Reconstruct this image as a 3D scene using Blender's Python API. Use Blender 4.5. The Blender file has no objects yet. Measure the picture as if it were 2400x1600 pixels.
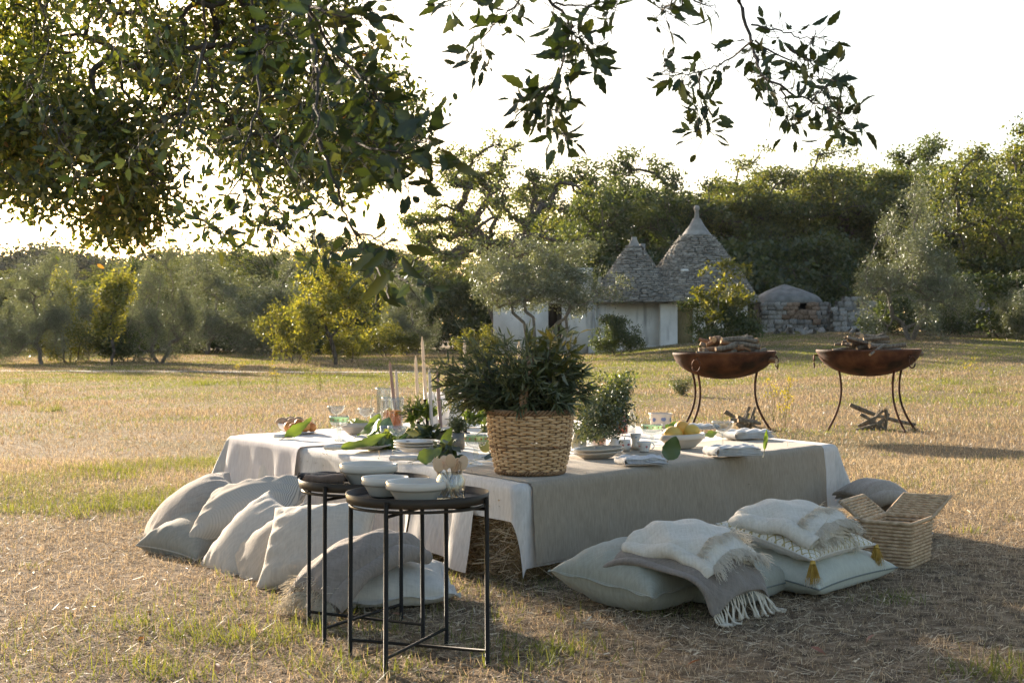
import bpy, math, random
import numpy as np
from mathutils import Vector, Matrix

# ------------------------------------------------------------------ camera, sky, sun, exposure
scene = bpy.context.scene
COL = scene.collection
F, HZ, CAMH = 3333.333, 780.0, 1.02          # focal length and horizon row in photo pixels, eye height in metres

cam_d = bpy.data.cameras.new('camera')
cam = bpy.data.objects.new('camera', cam_d)
COL.objects.link(cam)
cam.location = (0, 0, CAMH)
cam.rotation_euler = (math.radians(90), 0, 0)
cam_d.lens, cam_d.sensor_width = 50, 36
cam_d.shift_y = -20 / 2400
cam_d.clip_start, cam_d.clip_end = 0.1, 2000
cam_d.dof.use_dof = True
cam_d.dof.focus_distance = 6.6
cam_d.dof.aperture_fstop = 14.0
scene.camera = cam

SUN_EL, SUN_AZ = math.radians(13.5), math.radians(-31)     # azimuth measured from +Y, negative = to the left
sdir = Vector((math.sin(SUN_AZ) * math.cos(SUN_EL), math.cos(SUN_AZ) * math.cos(SUN_EL), math.sin(SUN_EL)))
world = bpy.data.worlds.new('World')
scene.world = world
world.use_nodes = True
wn = world.node_tree.nodes
wl = world.node_tree.links
wn.clear()
sky = wn.new('ShaderNodeTexSky')
sky.sky_type = 'NISHITA'
sky.sun_disc = False
sky.sun_elevation = SUN_EL
sky.sun_rotation = SUN_AZ
sky.air_density, sky.dust_density, sky.ozone_density = 1.0, 2.2, 1.0
bg = wn.new('ShaderNodeBackground')
bg.inputs['Strength'].default_value = 0.10
wo = wn.new('ShaderNodeOutputWorld')
wl.new(sky.outputs[0], bg.inputs[0])
wl.new(bg.outputs[0], wo.inputs[0])

sun_d = bpy.data.lights.new('sun', 'SUN')
sun_d.energy, sun_d.angle, sun_d.color = 5.0, math.radians(0.55), (1.0, 0.88, 0.72)
sun = bpy.data.objects.new('sun', sun_d)
COL.objects.link(sun)
sun.rotation_euler = (-sdir).to_track_quat('-Z', 'Y').to_euler()
sun.location = sdir * 60

vs = scene.view_settings
vs.view_transform, vs.look, vs.gamma, vs.exposure = 'Standard', 'None', 1.0, 1.65
vs.use_curve_mapping = False
vs.use_white_balance = True
vs.white_balance_temperature, vs.white_balance_tint = 6900, 12.5
cy = scene.cycles
cy.use_denoising = True
cy.use_adaptive_sampling = True
cy.adaptive_threshold = 0.015
cy.max_bounces, cy.diffuse_bounces, cy.glossy_bounces, cy.transmission_bounces, cy.transparent_max_bounces = 8, 4, 3, 6, 12
cy.sample_clamp_indirect = 6.0

# ------------------------------------------------------------------ helpers
def S(px, py, Y):
    """photo pixel at distance Y -> world point"""
    return np.array([(px - 1200) / F * Y, Y, CAMH - (py - HZ) / F * Y])

def SZ(px, py, z=0.0):
    """photo pixel lying on the level z -> world point"""
    Y = (CAMH - z) * F / (py - HZ)
    return np.array([(px - 1200) / F * Y, Y, z])

def sstep(a, b, x):
    t = np.clip((np.asarray(x, float) - a) / (b - a), 0, 1)
    return t * t * (3 - 2 * t)

def wob(x, y, seed=0, n=5):
    """smooth noise by summed sines, about -1..1"""
    r = np.random.RandomState(seed)
    o = 0
    for i in range(n):
        k = r.normal(0, 1, 2)
        k = k / np.linalg.norm(k) * (0.6 + r.rand() * 1.2)
        o = o + np.sin(k[0] * x + k[1] * y + r.rand() * 6.28)
    return o / n * 1.3

def terrain(x, y):
    x = np.asarray(x, float); y = np.asarray(y, float)
    rise = sstep(24, 64, y) * (0.10 + 0.95 * sstep(1.0, 13.0, x * 62 / np.maximum(y, 30)))
    bump = 0.05 * wob(x * .5, y * .35, 3) * sstep(10, 25, y) + 0.006 * wob(x * 3, y * 3, 5)
    return rise + bump

def unit(v):
    v = np.asarray(v, float)
    return v / (np.linalg.norm(v) + 1e-12)

def basis(n, spin=0.0):
    """3x3 with columns x,y,n ; spin in degrees about n, spin 0 keeps x near world x"""
    n = unit(n)
    x = np.array([1., 0, 0]) - n[0] * n
    x = unit(x)
    y = np.cross(n, x)
    c, s = math.cos(math.radians(spin)), math.sin(math.radians(spin))
    return np.stack([x * c + y * s, -x * s + y * c, n], axis=1)

def link(name, data, parent=None, loc=None):
    o = bpy.data.objects.new(name, data)
    COL.objects.link(o)
    if parent is not None:
        o.parent = parent
    if loc is not None:
        o.location = [float(c) for c in loc]
    return o

def tag(o, label, cat, group=None, kind=None):
    if label: o['label'] = label
    if cat: o['category'] = cat
    if group: o['group'] = group
    if kind: o['kind'] = kind
    return o

def thing(name, label, cat, loc=(0, 0, 0), group=None):
    o = link(name, None, None, loc)
    o.empty_display_size = 0.1
    return tag(o, label, cat, group)

def np_mesh(name, V, Fc, mat=None, smooth=True):
    """mesh from numpy arrays; Fc is (m,k) or a list of such arrays"""
    V = np.asarray(V, np.float32)
    me = bpy.data.meshes.new(name)
    Fl = Fc if isinstance(Fc, list) else [Fc]
    Fl = [np.asarray(f, np.int32) for f in Fl if len(f)]
    idx = np.concatenate([f.ravel() for f in Fl])
    tot = np.concatenate([np.full(len(f), f.shape[1], np.int32) for f in Fl])
    st = np.concatenate([[0], np.cumsum(tot)[:-1]]).astype(np.int32)
    me.vertices.add(len(V)); me.vertices.foreach_set('co', V.ravel())
    me.loops.add(len(idx)); me.loops.foreach_set('vertex_index', idx)
    me.polygons.add(len(tot)); me.polygons.foreach_set('loop_start', st); me.polygons.foreach_set('loop_total', tot)
    if smooth:
        me.polygons.foreach_set('use_smooth', np.ones(len(tot), bool))
    me.update(calc_edges=True)
    if mat: me.materials.append(mat)
    return me

class MB:
    def __init__(s):
        s.v, s.f, s.n = [], {}, 0
    def add(s, V, Fc):
        V = np.asarray(V, float).reshape(-1, 3)
        for f in (Fc if isinstance(Fc, list) and len(Fc) and isinstance(Fc[0], np.ndarray) else [np.asarray(Fc, int)]):
            if len(f): s.f.setdefault(f.shape[1], []).append(f + s.n)
        s.v.append(V); s.n += len(V)
        return s
    def box(s, c, size, R=None):
        h = np.asarray(size, float) / 2
        V = np.array([[x, y, z] for x in (-1, 1) for y in (-1, 1) for z in (-1, 1)]) * h
        if R is not None: V = V @ np.asarray(R).T
        s.add(V + np.asarray(c, float), [[0, 1, 3, 2], [4, 6, 7, 5], [0, 4, 5, 1], [2, 3, 7, 6], [0, 2, 6, 4], [1, 5, 7, 3]])
        return s
    def grid(s, P, wrapu=False, wrapv=False):
        nu, nv = P.shape[:2]
        I = np.arange(nu * nv).reshape(nu, nv)
        if wrapu: I = np.vstack([I, I[:1]])
        if wrapv: I = np.hstack([I, I[:, :1]])
        q = np.stack([I[:-1, :-1], I[1:, :-1], I[1:, 1:], I[:-1, 1:]], -1).reshape(-1, 4)
        s.add(P.reshape(-1, 3), q)
        return s
    def tube(s, pts, rad, n=6, cap=True, closed=False, flat=1.0):
        pts = np.asarray(pts, float); m = len(pts)
        rad = np.full(m, rad) if np.isscalar(rad) else np.asarray(rad, float)
        if closed: T = np.roll(pts, -1, 0) - np.roll(pts, 1, 0)
        else: T = np.gradient(pts, axis=0)
        T /= (np.linalg.norm(T, axis=1, keepdims=True) + 1e-12)
        up = np.array([0, 0, 1.]) if abs(T[:, 2]).mean() < .8 else np.array([1., 0, 0])
        U = np.cross(T, up); U /= (np.linalg.norm(U, axis=1, keepdims=True) + 1e-9)
        W = np.cross(U, T)
        a = np.linspace(0, 2 * np.pi, n, endpoint=False)
        P = pts[:, None] + rad[:, None, None] * (np.cos(a)[None, :, None] * U[:, None] + flat * np.sin(a)[None, :, None] * W[:, None])
        b = s.n
        s.grid(P, wrapu=closed, wrapv=True)
        if cap and not closed:
            s.f.setdefault(n, []).append(np.array([list(range(n))[::-1], [(m - 1) * n + i for i in range(n)]]) + b)
        return s
    def lathe(s, prof, n=32, c=(0, 0, 0), sx=1.0, sy=1.0, R=None):
        prof = np.asarray(prof, float)
        a = np.linspace(0, 2 * np.pi, n, endpoint=False)
        P = np.stack([prof[:, None, 0] * np.cos(a) * sx, prof[:, None, 0] * np.sin(a) * sy, np.repeat(prof[:, 1:2], n, 1)], -1)
        if R is not None: P = P @ np.asarray(R).T
        s.grid(P + np.asarray(c, float), wrapv=True)
        return s
    def mesh(s, name, mat, smooth=True):
        V = np.concatenate(s.v)
        return np_mesh(name, V, [np.concatenate(x) for x in s.f.values()], mat, smooth)
    def build(s, name, mat, parent=None, smooth=True, loc=None, sharp=None):
        me = s.mesh(name, mat, smooth)
        if sharp: me.set_sharp_from_angle(angle=math.radians(sharp))
        return link(name, me, parent, loc)

# ------------------------------------------------------------------ materials
def newmat(name):
    m = bpy.data.materials.new(name); m.use_nodes = True
    nt = m.node_tree
    for n in list(nt.nodes): nt.nodes.remove(n)
    return m, nt.nodes, nt.links, nt.nodes.new('ShaderNodeOutputMaterial')

def ramp(N, cols, pos=None):
    r = N.new('ShaderNodeValToRGB'); e = r.color_ramp.elements
    pos = pos or [i / (len(cols) - 1) for i in range(len(cols))]
    while len(e) < len(cols): e.new(1.0)
    for i, c in enumerate(cols):
        e[i].position = pos[i]; e[i].color = (*c, 1)
    return r

def tex_noise(N, L, scale, coord='Object', stretch=None, detail=3.0):
    tc = N.new('ShaderNodeTexCoord'); t = N.new('ShaderNodeTexNoise')
    t.inputs['Scale'].default_value = scale; t.inputs['Detail'].default_value = detail
    if stretch:
        mp = N.new('ShaderNodeMapping'); mp.inputs['Scale'].default_value = stretch
        L.new(tc.outputs[coord], mp.inputs[0]); L.new(mp.outputs[0], t.inputs[0])
    else: L.new(tc.outputs[coord], t.inputs[0])
    return t

def m_solid(name, c1, c2=None, scale=8, rough=.7, bump=.0, bscale=60, metal=0, spec=.4, stretch=None, trans=0.0, sheen=0.0, pos=(.35, .65), coat=0.0):
    m, N, L, out = newmat(name)
    p = N.new('ShaderNodeBsdfPrincipled')
    p.inputs['Roughness'].default_value = rough; p.inputs['Metallic'].default_value = metal
    p.inputs['Specular IOR Level'].default_value = spec
    p.inputs['Sheen Weight'].default_value = sheen
    p.inputs['Coat Weight'].default_value = coat
    if c2:
        t = tex_noise(N, L, scale, stretch=stretch); r = ramp(N, [c1, c2], list(pos))
        L.new(t.outputs[0], r.inputs[0]); L.new(r.outputs[0], p.inputs['Base Color']); csock = r.outputs[0]
    else:
        p.inputs['Base Color'].default_value = (*c1, 1); csock = None
    if bump:
        b = N.new('ShaderNodeBump'); b.inputs['Strength'].default_value = bump; b.inputs['Distance'].default_value = .01
        t2 = tex_noise(N, L, bscale, stretch=stretch, detail=4); L.new(t2.outputs[0], b.inputs['Height']); L.new(b.outputs[0], p.inputs['Normal'])
    if trans:
        tr = N.new('ShaderNodeBsdfTranslucent'); mx = N.new('ShaderNodeMixShader'); mx.inputs[0].default_value = trans
        if csock: L.new(csock, tr.inputs[0])
        else: tr.inputs[0].default_value = (*c1, 1)
        L.new(p.outputs[0], mx.inputs[1]); L.new(tr.outputs[0], mx.inputs[2]); L.new(mx.outputs[0], out.inputs[0])
    else: L.new(p.outputs[0], out.inputs[0])
    return m

def m_leaf(name, cols, trans=.45, rough=.4, gloss=.08, tcol=(1.25, 1.15, .45), obj=False, pos=None):
    """leaf: colour varies by leaf, light passes through"""
    m, N, L, out = newmat(name)
    if obj:
        g = N.new('ShaderNodeObjectInfo'); src = g.outputs['Random']
    else:
        g = N.new('ShaderNodeNewGeometry'); src = g.outputs['Random Per Island']
    r = ramp(N, cols, pos); L.new(src, r.inputs[0])
    d = N.new('ShaderNodeBsdfDiffuse'); L.new(r.outputs[0], d.inputs[0])
    t = N.new('ShaderNodeBsdfTranslucent')
    mu = N.new('ShaderNodeMix'); mu.data_type = 'RGBA'; mu.blend_type = 'MULTIPLY'; mu.inputs[0].default_value = 1.0
    mu.clamp_result = False
    L.new(r.outputs[0], mu.inputs[6]); mu.inputs[7].default_value = (*tcol, 1); L.new(mu.outputs[2], t.inputs[0])
    mx = N.new('ShaderNodeMixShader'); mx.inputs[0].default_value = trans
    L.new(d.outputs[0], mx.inputs[1]); L.new(t.outputs[0], mx.inputs[2])
    gl = N.new('ShaderNodeBsdfGlossy'); gl.inputs['Roughness'].default_value = rough; gl.inputs[0].default_value = (.9, .95, 1, 1)
    mx2 = N.new('ShaderNodeMixShader'); mx2.inputs[0].default_value = gloss
    L.new(mx.outputs[0], mx2.inputs[1]); L.new(gl.outputs[0], mx2.inputs[2]); L.new(mx2.outputs[0], out.inputs[0])
    return m

def m_cloth(name, col, col2=None, weave=220, trans=.12, streak=(6, 40, 6), var=.12, bump=.25):
    """woven cloth: slub streaks, faint weave relief, a little light through it"""
    m, N, L, out = newmat(name)
    p = N.new('ShaderNodeBsdfPrincipled'); p.inputs['Roughness'].default_value = .92
    p.inputs['Specular IOR Level'].default_value = .15; p.inputs['Sheen Weight'].default_value = .25; p.inputs['Sheen Roughness'].default_value = .5
    col2 = col2 or tuple(c * (1 - 2 * var) for c in col)
    t = tex_noise(N, L, 4, stretch=streak, detail=5); t2 = tex_noise(N, L, 4, stretch=(streak[1], streak[0], streak[2]), detail=5)
    ad = N.new('ShaderNodeMath'); ad.operation = 'ADD'; L.new(t.outputs[0], ad.inputs[0]); L.new(t2.outputs[0], ad.inputs[1])
    hf = N.new('ShaderNodeMath'); hf.operation = 'MULTIPLY'; hf.inputs[1].default_value = .5; L.new(ad.outputs[0], hf.inputs[0])
    r = ramp(N, [col2, col], [.36, .62]); L.new(hf.outputs[0], r.inputs[0]); L.new(r.outputs[0], p.inputs['Base Color'])
    b = N.new('ShaderNodeBump'); b.inputs['Strength'].default_value = bump; b.inputs['Distance'].default_value = .004
    n3 = tex_noise(N, L, weave, detail=2)
    ad2 = N.new('ShaderNodeMath'); ad2.operation = 'ADD'; L.new(n3.outputs[0], ad2.inputs[0]); L.new(ad.outputs[0], ad2.inputs[1])
    L.new(ad2.outputs[0], b.inputs['Height']); L.new(b.outputs[0], p.inputs['Normal'])
    tr = N.new('ShaderNodeBsdfTranslucent'); L.new(r.outputs[0], tr.inputs[0])
    mx = N.new('ShaderNodeMixShader'); mx.inputs[0].default_value = trans
    L.new(p.outputs[0], mx.inputs[1]); L.new(tr.outputs[0], mx.inputs[2]); L.new(mx.outputs[0], out.inputs[0])
    return m

def m_glass(name, tint=(.92, .945, .94), gloss=1.0):
    """thin clear glass: see-through with sky glints"""
    m, N, L, out = newmat(name)
    t = N.new('ShaderNodeBsdfTransparent'); t.inputs[0].default_value = (*tint, 1)
    g = N.new('ShaderNodeBsdfGlossy'); g.inputs['Roughness'].default_value = .03
    f = N.new('ShaderNodeLayerWeight'); f.inputs[0].default_value = .5
    pw = N.new('ShaderNodeMath'); pw.operation = 'POWER'; pw.inputs[1].default_value = 2.2; L.new(f.outputs['Facing'], pw.inputs[0])
    mu = N.new('ShaderNodeMath'); mu.operation = 'MULTIPLY_ADD'; mu.inputs[1].default_value = .85 * gloss; mu.inputs[2].default_value = .11
    L.new(pw.outputs[0], mu.inputs[0])
    mx = N.new('ShaderNodeMixShader'); L.new(mu.outputs[0], mx.inputs[0]); L.new(t.outputs[0], mx.inputs[1]); L.new(g.outputs[0], mx.inputs[2])
    L.new(mx.outputs[0], out.inputs[0])
    return m

# table geometry shared by everything on it
ZT = 0.41
A = np.array([0.027, 5.71]); B = np.array([1.726, 7.73]); C = np.array([-1.659, 8.44])
LA, LB = np.linalg.norm(B - A), np.linalg.norm(C - A)
EA, EB = (B - A) / LA, (C - A) / LB
NAB = np.array([EA[1], -EA[0]]); NAC = np.array([-EB[1], EB[0]])
if NAB @ (C - A) > 0: NAB = -NAB
if NAC @ (B - A) > 0: NAC = -NAC
# ------------------------------------------------------------------ ground
def make_ground():
    m, N, L, out = newmat('dry_meadow_soil')
    p = N.new('ShaderNodeBsdfPrincipled'); p.inputs['Roughness'].default_value = .95; p.inputs['Specular IOR Level'].default_value = .1
    t1 = tex_noise(N, L, .55, detail=6); t2 = tex_noise(N, L, 14, detail=8); t3 = tex_noise(N, L, 90, detail=4)
    r1 = ramp(N, [(.15, .155, .065), (.25, .20, .125), (.29, .225, .15)], [.38, .52, .66]); L.new(t1.outputs[0], r1.inputs[0])
    r2 = ramp(N, [(.08, .056, .036), (.23, .17, .11), (.37, .29, .19)], [.35, .52, .7]); L.new(t2.outputs[0], r2.inputs[0])
    mx = N.new('ShaderNodeMix'); mx.data_type = 'RGBA'; mx.inputs[0].default_value = .5
    L.new(r1.outputs[0], mx.inputs[6]); L.new(r2.outputs[0], mx.inputs[7])
    # bare brown soil under the straw round the table, fading into the meadow
    tc = N.new('ShaderNodeTexCoord'); sp = N.new('ShaderNodeSeparateXYZ'); L.new(tc.outputs['Object'], sp.inputs[0])
    ns = tex_noise(N, L, .8, detail=4); ma = N.new('ShaderNodeMath'); ma.operation = 'MULTIPLY_ADD'; ma.inputs[1].default_value = 5.0; L.new(ns.outputs[0], ma.inputs[0]); L.new(sp.outputs[1], ma.inputs[2])
    mr = N.new('ShaderNodeMapRange'); mr.inputs[1].default_value = 8.5; mr.inputs[2].default_value = 12.5; L.new(ma.outputs[0], mr.inputs[0])
    r3 = ramp(N, [(.09, .064, .043), (.235, .172, .112), (.40, .31, .21)], [.35, .55, .72]); L.new(t2.outputs[0], r3.inputs[0])
    mx3 = N.new('ShaderNodeMix'); mx3.data_type = 'RGBA'; L.new(mr.outputs[0], mx3.inputs[0]); L.new(r3.outputs[0], mx3.inputs[6]); L.new(mx.outputs[2], mx3.inputs[7])
    L.new(mx3.outputs[2], p.inputs['Base Color'])
    b = N.new('ShaderNodeBump'); b.inputs['Strength'].default_value = .9; b.inputs['Distance'].default_value = .03
    ad = N.new('ShaderNodeMath'); ad.operation = 'ADD'; L.new(t2.outputs[0], ad.inputs[0]); L.new(t3.outputs[0], ad.inputs[1])
    L.new(ad.outputs[0], b.inputs['Height']); L.new(b.outputs[0], p.inputs['Normal']); L.new(p.outputs[0], out.inputs[0])
    ys = np.concatenate([np.linspace(-12, 3.5, 16), np.linspace(4, 16, 100), np.linspace(16.6, 90, 120), np.linspace(95, 900, 40)])
    us = np.concatenate([np.linspace(-1, -.32, 14), np.linspace(-.3, .3, 120), np.linspace(.32, 1, 14)])
    P = np.zeros((len(ys), len(us), 3))
    for i, y in enumerate(ys):
        w = 14 + 1.25 * max(y, 0)
        x = us * w * 1.1
        P[i, :, 0] = x; P[i, :, 1] = y; P[i, :, 2] = terrain(x, np.full_like(x, y))
    o = MB().grid(P[:, ::-1]).build('ground', m)
    tag(o, 'dry sunlit meadow with straw and patches of green', 'ground', kind='structure')
    # pale trodden path crossing the field on the left
    xs = np.linspace(-26, 3, 60)
    yc = 37.5 + .9 * np.sin(xs * .22) + .03 * xs
    hw = .5 + .16 * np.sin(xs * 1.7) + .1 * np.sin(xs * 4.1)
    hw = hw * (sstep(3, -3, xs) if False else np.clip((3 - xs) / 6, 0.15, 1))
    P = np.stack([np.stack([xs, yc + k * hw, terrain(xs, yc + k * hw) + .012], -1) for k in np.linspace(-1, 1, 5)], 1)
    o = MB().grid(P[:, ::-1]).build('path', m_solid('pale_gravel', (.30, .27, .22), (.48, .45, .40), 6, .95, .6, 40))
    tag(o, 'pale gravel path crossing the meadow in front of the olive trees', 'path', kind='structure')
make_ground()

def soup_quads(base, d, length, width, n=None, droop=0.0, rs=None):
    """leaf blades: base (N,3), unit direction d, normals n -> folded diamond, 4 verts, 1 quad"""
    N = len(base)
    rs = rs or np.random.RandomState(1)
    if n is None: n = rs.normal(0, 1, (N, 3))
    s = np.cross(d, n); s /= (np.linalg.norm(s, axis=1, keepdims=True) + 1e-9)
    nn = np.cross(s, d)
    L_ = np.asarray(length).reshape(-1, 1); W_ = np.asarray(width).reshape(-1, 1)
    mid = base + d * L_ * .48
    V = np.stack([base, mid + s * W_ * .5 + nn * W_ * .18, base + d * L_ + nn * droop * L_, mid - s * W_ * .5 + nn * W_ * .18], 1).reshape(-1, 3)
    I = np.arange(N * 4).reshape(N, 4)
    return V, np.concatenate([I[:, [0, 1, 2]], I[:, [0, 2, 3]]])

def sample_wedge(rs, n, y0, y1, power=1.0, margin=1.0, k=.40):
    """points in the part of the meadow the camera can see (and a step to each side)"""
    u = rs.rand(n)
    y = (y0 ** power + u * (y1 ** power - y0 ** power)) ** (1 / power)
    x = (rs.rand(n) * 2 - 1) * (k * y + margin)
    return x, y

def greenness(x, y):
    return wob(x * .9, y * .6, 11) * .6 + wob(x * 2.6, y * 1.8, 12) * .5

def under_table(x, y):
    r = np.stack([x - A[0], y - A[1]], -1)
    M = np.linalg.inv(np.stack([EA, EB], 1))
    ab = r @ M.T
    return (ab[..., 0] > .1) & (ab[..., 0] < LA - .1) & (ab[..., 1] > .1) & (ab[..., 1] < LB - .1)

def blades(rs, x, y, h, w, lean, mat, name, label, lie=None):
    z = terrain(x, y)
    n = len(x)
    az = rs.rand(n) * 6.283
    d = np.stack([np.cos(az) * lean, np.sin(az) * lean, np.ones(n)], -1); d /= np.linalg.norm(d, axis=1, keepdims=True)
    fa = rs.rand(n) * 6.283
    s = np.stack([np.cos(fa), np.sin(fa), np.zeros(n)], -1)
    b = np.stack([x, y, z - .004], -1)
    V = np.stack([b - s * w[:, None] / 2, b + s * w[:, None] / 2, b + d * h[:, None]], 1).reshape(-1, 3)
    o = link(name, np_mesh(name, V, np.arange(3 * n).reshape(n, 3), mat, smooth=False))
    return tag(o, label, 'grass', kind='stuff')

M_DRY = m_leaf('dry_grass_blade', [(.15, .108, .07), (.27, .20, .13), (.38, .30, .20), (.50, .42, .30)], trans=.42, gloss=.03, tcol=(1.1, 1.0, .8))
M_STUB = m_leaf('dry_stubble_blade', [(.20, .145, .09), (.38, .29, .185), (.54, .43, .29), (.68, .58, .42)], trans=.45, gloss=.03, tcol=(1.1, 1.0, .85))
M_GREEN = m_leaf('green_grass_blade', [(.085, .115, .025), (.15, .18, .04), (.22, .235, .065)], trans=.5, gloss=.03, tcol=(1.3, 1.2, .5))
M_STRAW = m_leaf('straw_piece', [(.18, .125, .08), (.40, .30, .19), (.60, .48, .32), (.78, .68, .50)], trans=.18, gloss=.035, rough=.4, tcol=(1.1, 1, .8), pos=[0, .4, .75, 1])

def make_grass():
    rs = np.random.RandomState(4)
    # far field: blades widen with distance so that they stay a fraction of a pixel wide
    x, y = sample_wedge(rs, 620000, 8.0, 72, 1.0, 1.5)
    g = greenness(x, y) + rs.normal(0, .35, len(x))
    g += .34 * sstep(18, 32, y) + .35 * wob(x * .22, y * .16, 71)
    dry = g < .34
    h = (.018 + .034 * rs.rand(len(x))) * (1 + .012 * y) * (1 + .35 * wob(x * 1.3, y * .9, 21)) * (.5 + .5 * sstep(8, 14, y))
    h = np.clip(h, .01, .2); w = .0024 + .00042 * y
    blades(rs, x[dry], y[dry], h[dry], w[dry], rs.rand(dry.sum()) * 1.7, M_DRY, 'dry_grass', 'dry straw-coloured grass covering the meadow')
    g2 = ~dry
    blades(rs, x[g2], y[g2], h[g2] * .8, w[g2], rs.rand(g2.sum()) * 1.5, M_GREEN, 'green_grass', 'green grass growing in patches through the dry meadow')
    # near field: short stubble standing up
    x, y = sample_wedge(rs, 250000, 3.6, 11.5, 1.4, 1.4)
    k = ~under_table(x, y); x, y = x[k], y[k]
    g = greenness(x, y) + rs.normal(0, .3, len(x)) + .5 * np.exp(-((y - 8.6) / .8) ** 2) * sstep(-.6, -1.4, x) + .25 * sstep(-.4, -1.3, x) - .5 * sstep(0.2, 1.0, x) * sstep(7, 6, y)
    gr = (g > .50)
    h = .012 + .032 * rs.rand(len(x)) ** 1.3 + .02 * sstep(7, 11, y) * rs.rand(len(x)); w = .0022 + .0016 * rs.rand(len(x))
    d = ~gr
    blades(rs, x[d], y[d], h[d], w[d], rs.rand(d.sum()) * 2.0, M_STUB, 'dry_stubble', 'short dry stubble on the ground around the table')
    blades(rs, x[gr], y[gr], h[gr] * 1.5, w[gr] * 1.1, rs.rand(gr.sum()) * 1.2, M_GREEN, 'short_green_grass', 'short green grass on the ground around the table')
    # loose straw lying flat
    n = 230000
    x, y = sample_wedge(rs, n, 3.6, 11.0, 1.3, 1.3)
    k = ~under_table(x, y) & (rs.rand(n) < np.clip(1.15 - .12 * (y - 5), .12, 1) * np.clip(.75 + .5 * wob(x * 1.7, y * 1.7, 61) + .3 * wob(x * 5, y * 5, 62), .15, 1)); x, y = x[k], y[k]; n = len(x)
    ln = .014 + .06 * rs.rand(n) ** 3; wd = .0013 + .0019 * rs.rand(n)
    big = rs.rand(n) < .012; ln[big] = .07 + .09 * rs.rand(big.sum()); wd[big] = .0026
    chip = rs.rand(n) < .02; ln[chip] = .018 + .012 * rs.rand(chip.sum()); wd[chip] = .006 + .004 * rs.rand(chip.sum())
    az = rs.normal(0, .8, n) + (rs.rand(n) > .5) * np.pi + .25
    el = rs.normal(.06, .22, n)
    d = np.stack([np.cos(az) * np.cos(el), np.sin(az) * np.cos(el), np.sin(el)], -1)
    b = np.stack([x, y, terrain(x, y) + .003 + .012 * rs.rand(n)], -1)
    s = np.cross(d, np.array([0, 0, 1.]) + rs.normal(0, .35, (n, 3))); s /= np.linalg.norm(s, axis=1, keepdims=True)
    hw = wd[:, None] / 2
    V = np.stack([b - s * hw, b + s * hw, b + d * ln[:, None] + s * hw * .7, b + d * ln[:, None] - s * hw * .7], 1).reshape(-1, 3)
    o = link('straw_litter', np_mesh('straw_litter', V, np.arange(4 * n).reshape(n, 4), M_STRAW, False))
    tag(o, 'loose straw strewn over the ground around the table', 'straw', kind='stuff')
    # longer green tufts, placed where the photo has them and at random
    spots = [(520, 1510, .11), (470, 1490, .09), (640, 1500, .10), (700, 1480, .09), (340, 1470, .09), (640, 1195, .14), (690, 1185, .14), (600, 1200, .12), (560, 1205, .12),
             (1270, 1530, .10), (1340, 1525, .10), (1230, 1560, .08), (840, 1580, .10), (760, 1555, .09), (330, 1560, .08), (420, 1585, .09), (2090, 1410, .07), (1560, 1440, .06),
             (2330, 1575, .12), (2380, 1590, .12), (780, 1430, .08), (900, 1480, .08), (1120, 1500, .07), (270, 1120, .12), (230, 1100, .10), (40, 950, .2), (120, 965, .2), (480, 905, .2), (700, 870, .25), (880, 860, .25), (1540, 1010, .1), (2180, 920, .2), (2240, 905, .2), (2300, 925, .2), (60, 1200, .1), (160, 1210, .1), (250, 1195, .1), (350, 1190, .1), (430, 1185, .1)]
    X, Y, H = [], [], []
    for px, py, hh in spots:
        g = SZ(px, py); k = 90
        X.append(g[0] + rs.normal(0, .075 * (1 + .04 * g[1]), k)); Y.append(g[1] + rs.normal(0, .05 * (1 + .05 * g[1]), k)); H.append(hh * (.35 + .65 * rs.rand(k)))
    for i in range(130):
        yy = 4.2 + 13 * rs.rand() ** 1.3; xx = (rs.rand() * 2 - 1) * (.38 * yy + .8)
        if xx > .2 and yy < 7 and rs.rand() < .7: continue
        k = 26
        X.append(xx + rs.normal(0, .05, k)); Y.append(yy + rs.normal(0, .05, k)); H.append((.04 + .05 * rs.rand()) * (.4 + .6 * rs.rand(k)))
    X, Y, H = map(np.concatenate, (X, Y, H))
    k = ~under_table(X, Y); X, Y, H = X[k], Y[k], H[k]
    blades(rs, X, Y, H, .0030 + .0003 * Y, rs.rand(len(X)) * 1.5, M_GREEN, 'grass_tufts', 'longer tufts of bright green grass scattered over the ground')
make_grass()

# ------------------------------------------------------------------ trees
M_BARK = m_solid('grey_bark', (.06, .05, .04), (.15, .125, .10), 7, .95, .8, 25, stretch=(3, 3, 1))
M_BARK2 = m_solid('pale_olive_bark', (.12, .105, .085), (.24, .21, .175), 7, .95, .8, 25, stretch=(3, 3, 1))
OAK = [(.055, .080, .026), (.085, .113, .034), (.125, .145, .042), (.175, .175, .055)]
M_OAK = m_leaf('oak_foliage', OAK, trans=.55, gloss=.05)
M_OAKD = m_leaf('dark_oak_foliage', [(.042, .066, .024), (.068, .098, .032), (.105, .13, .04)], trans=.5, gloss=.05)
M_OAKG = m_leaf('mid_green_oak_foliage', [(.06, .092, .028), (.095, .135, .038), (.135, .165, .048), (.185, .19, .06)], trans=.55, gloss=.05)
M_OLIVE = m_leaf('olive_foliage', [(.085, .105, .056), (.13, .152, .082), (.20, .215, .13)], trans=.38, gloss=.09, tcol=(1.2, 1.15, .6))
M_YEL = m_leaf('yellowing_foliage', [(.13, .15, .03), (.24, .24, .05), (.37, .33, .07)], trans=.5, gloss=.04, tcol=(1.2, 1.15, .45))
M_LIME = m_leaf('lime_green_foliage', [(.07, .09, .018), (.14, .155, .03), (.24, .22, .045)], trans=.5, gloss=.05)
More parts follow.
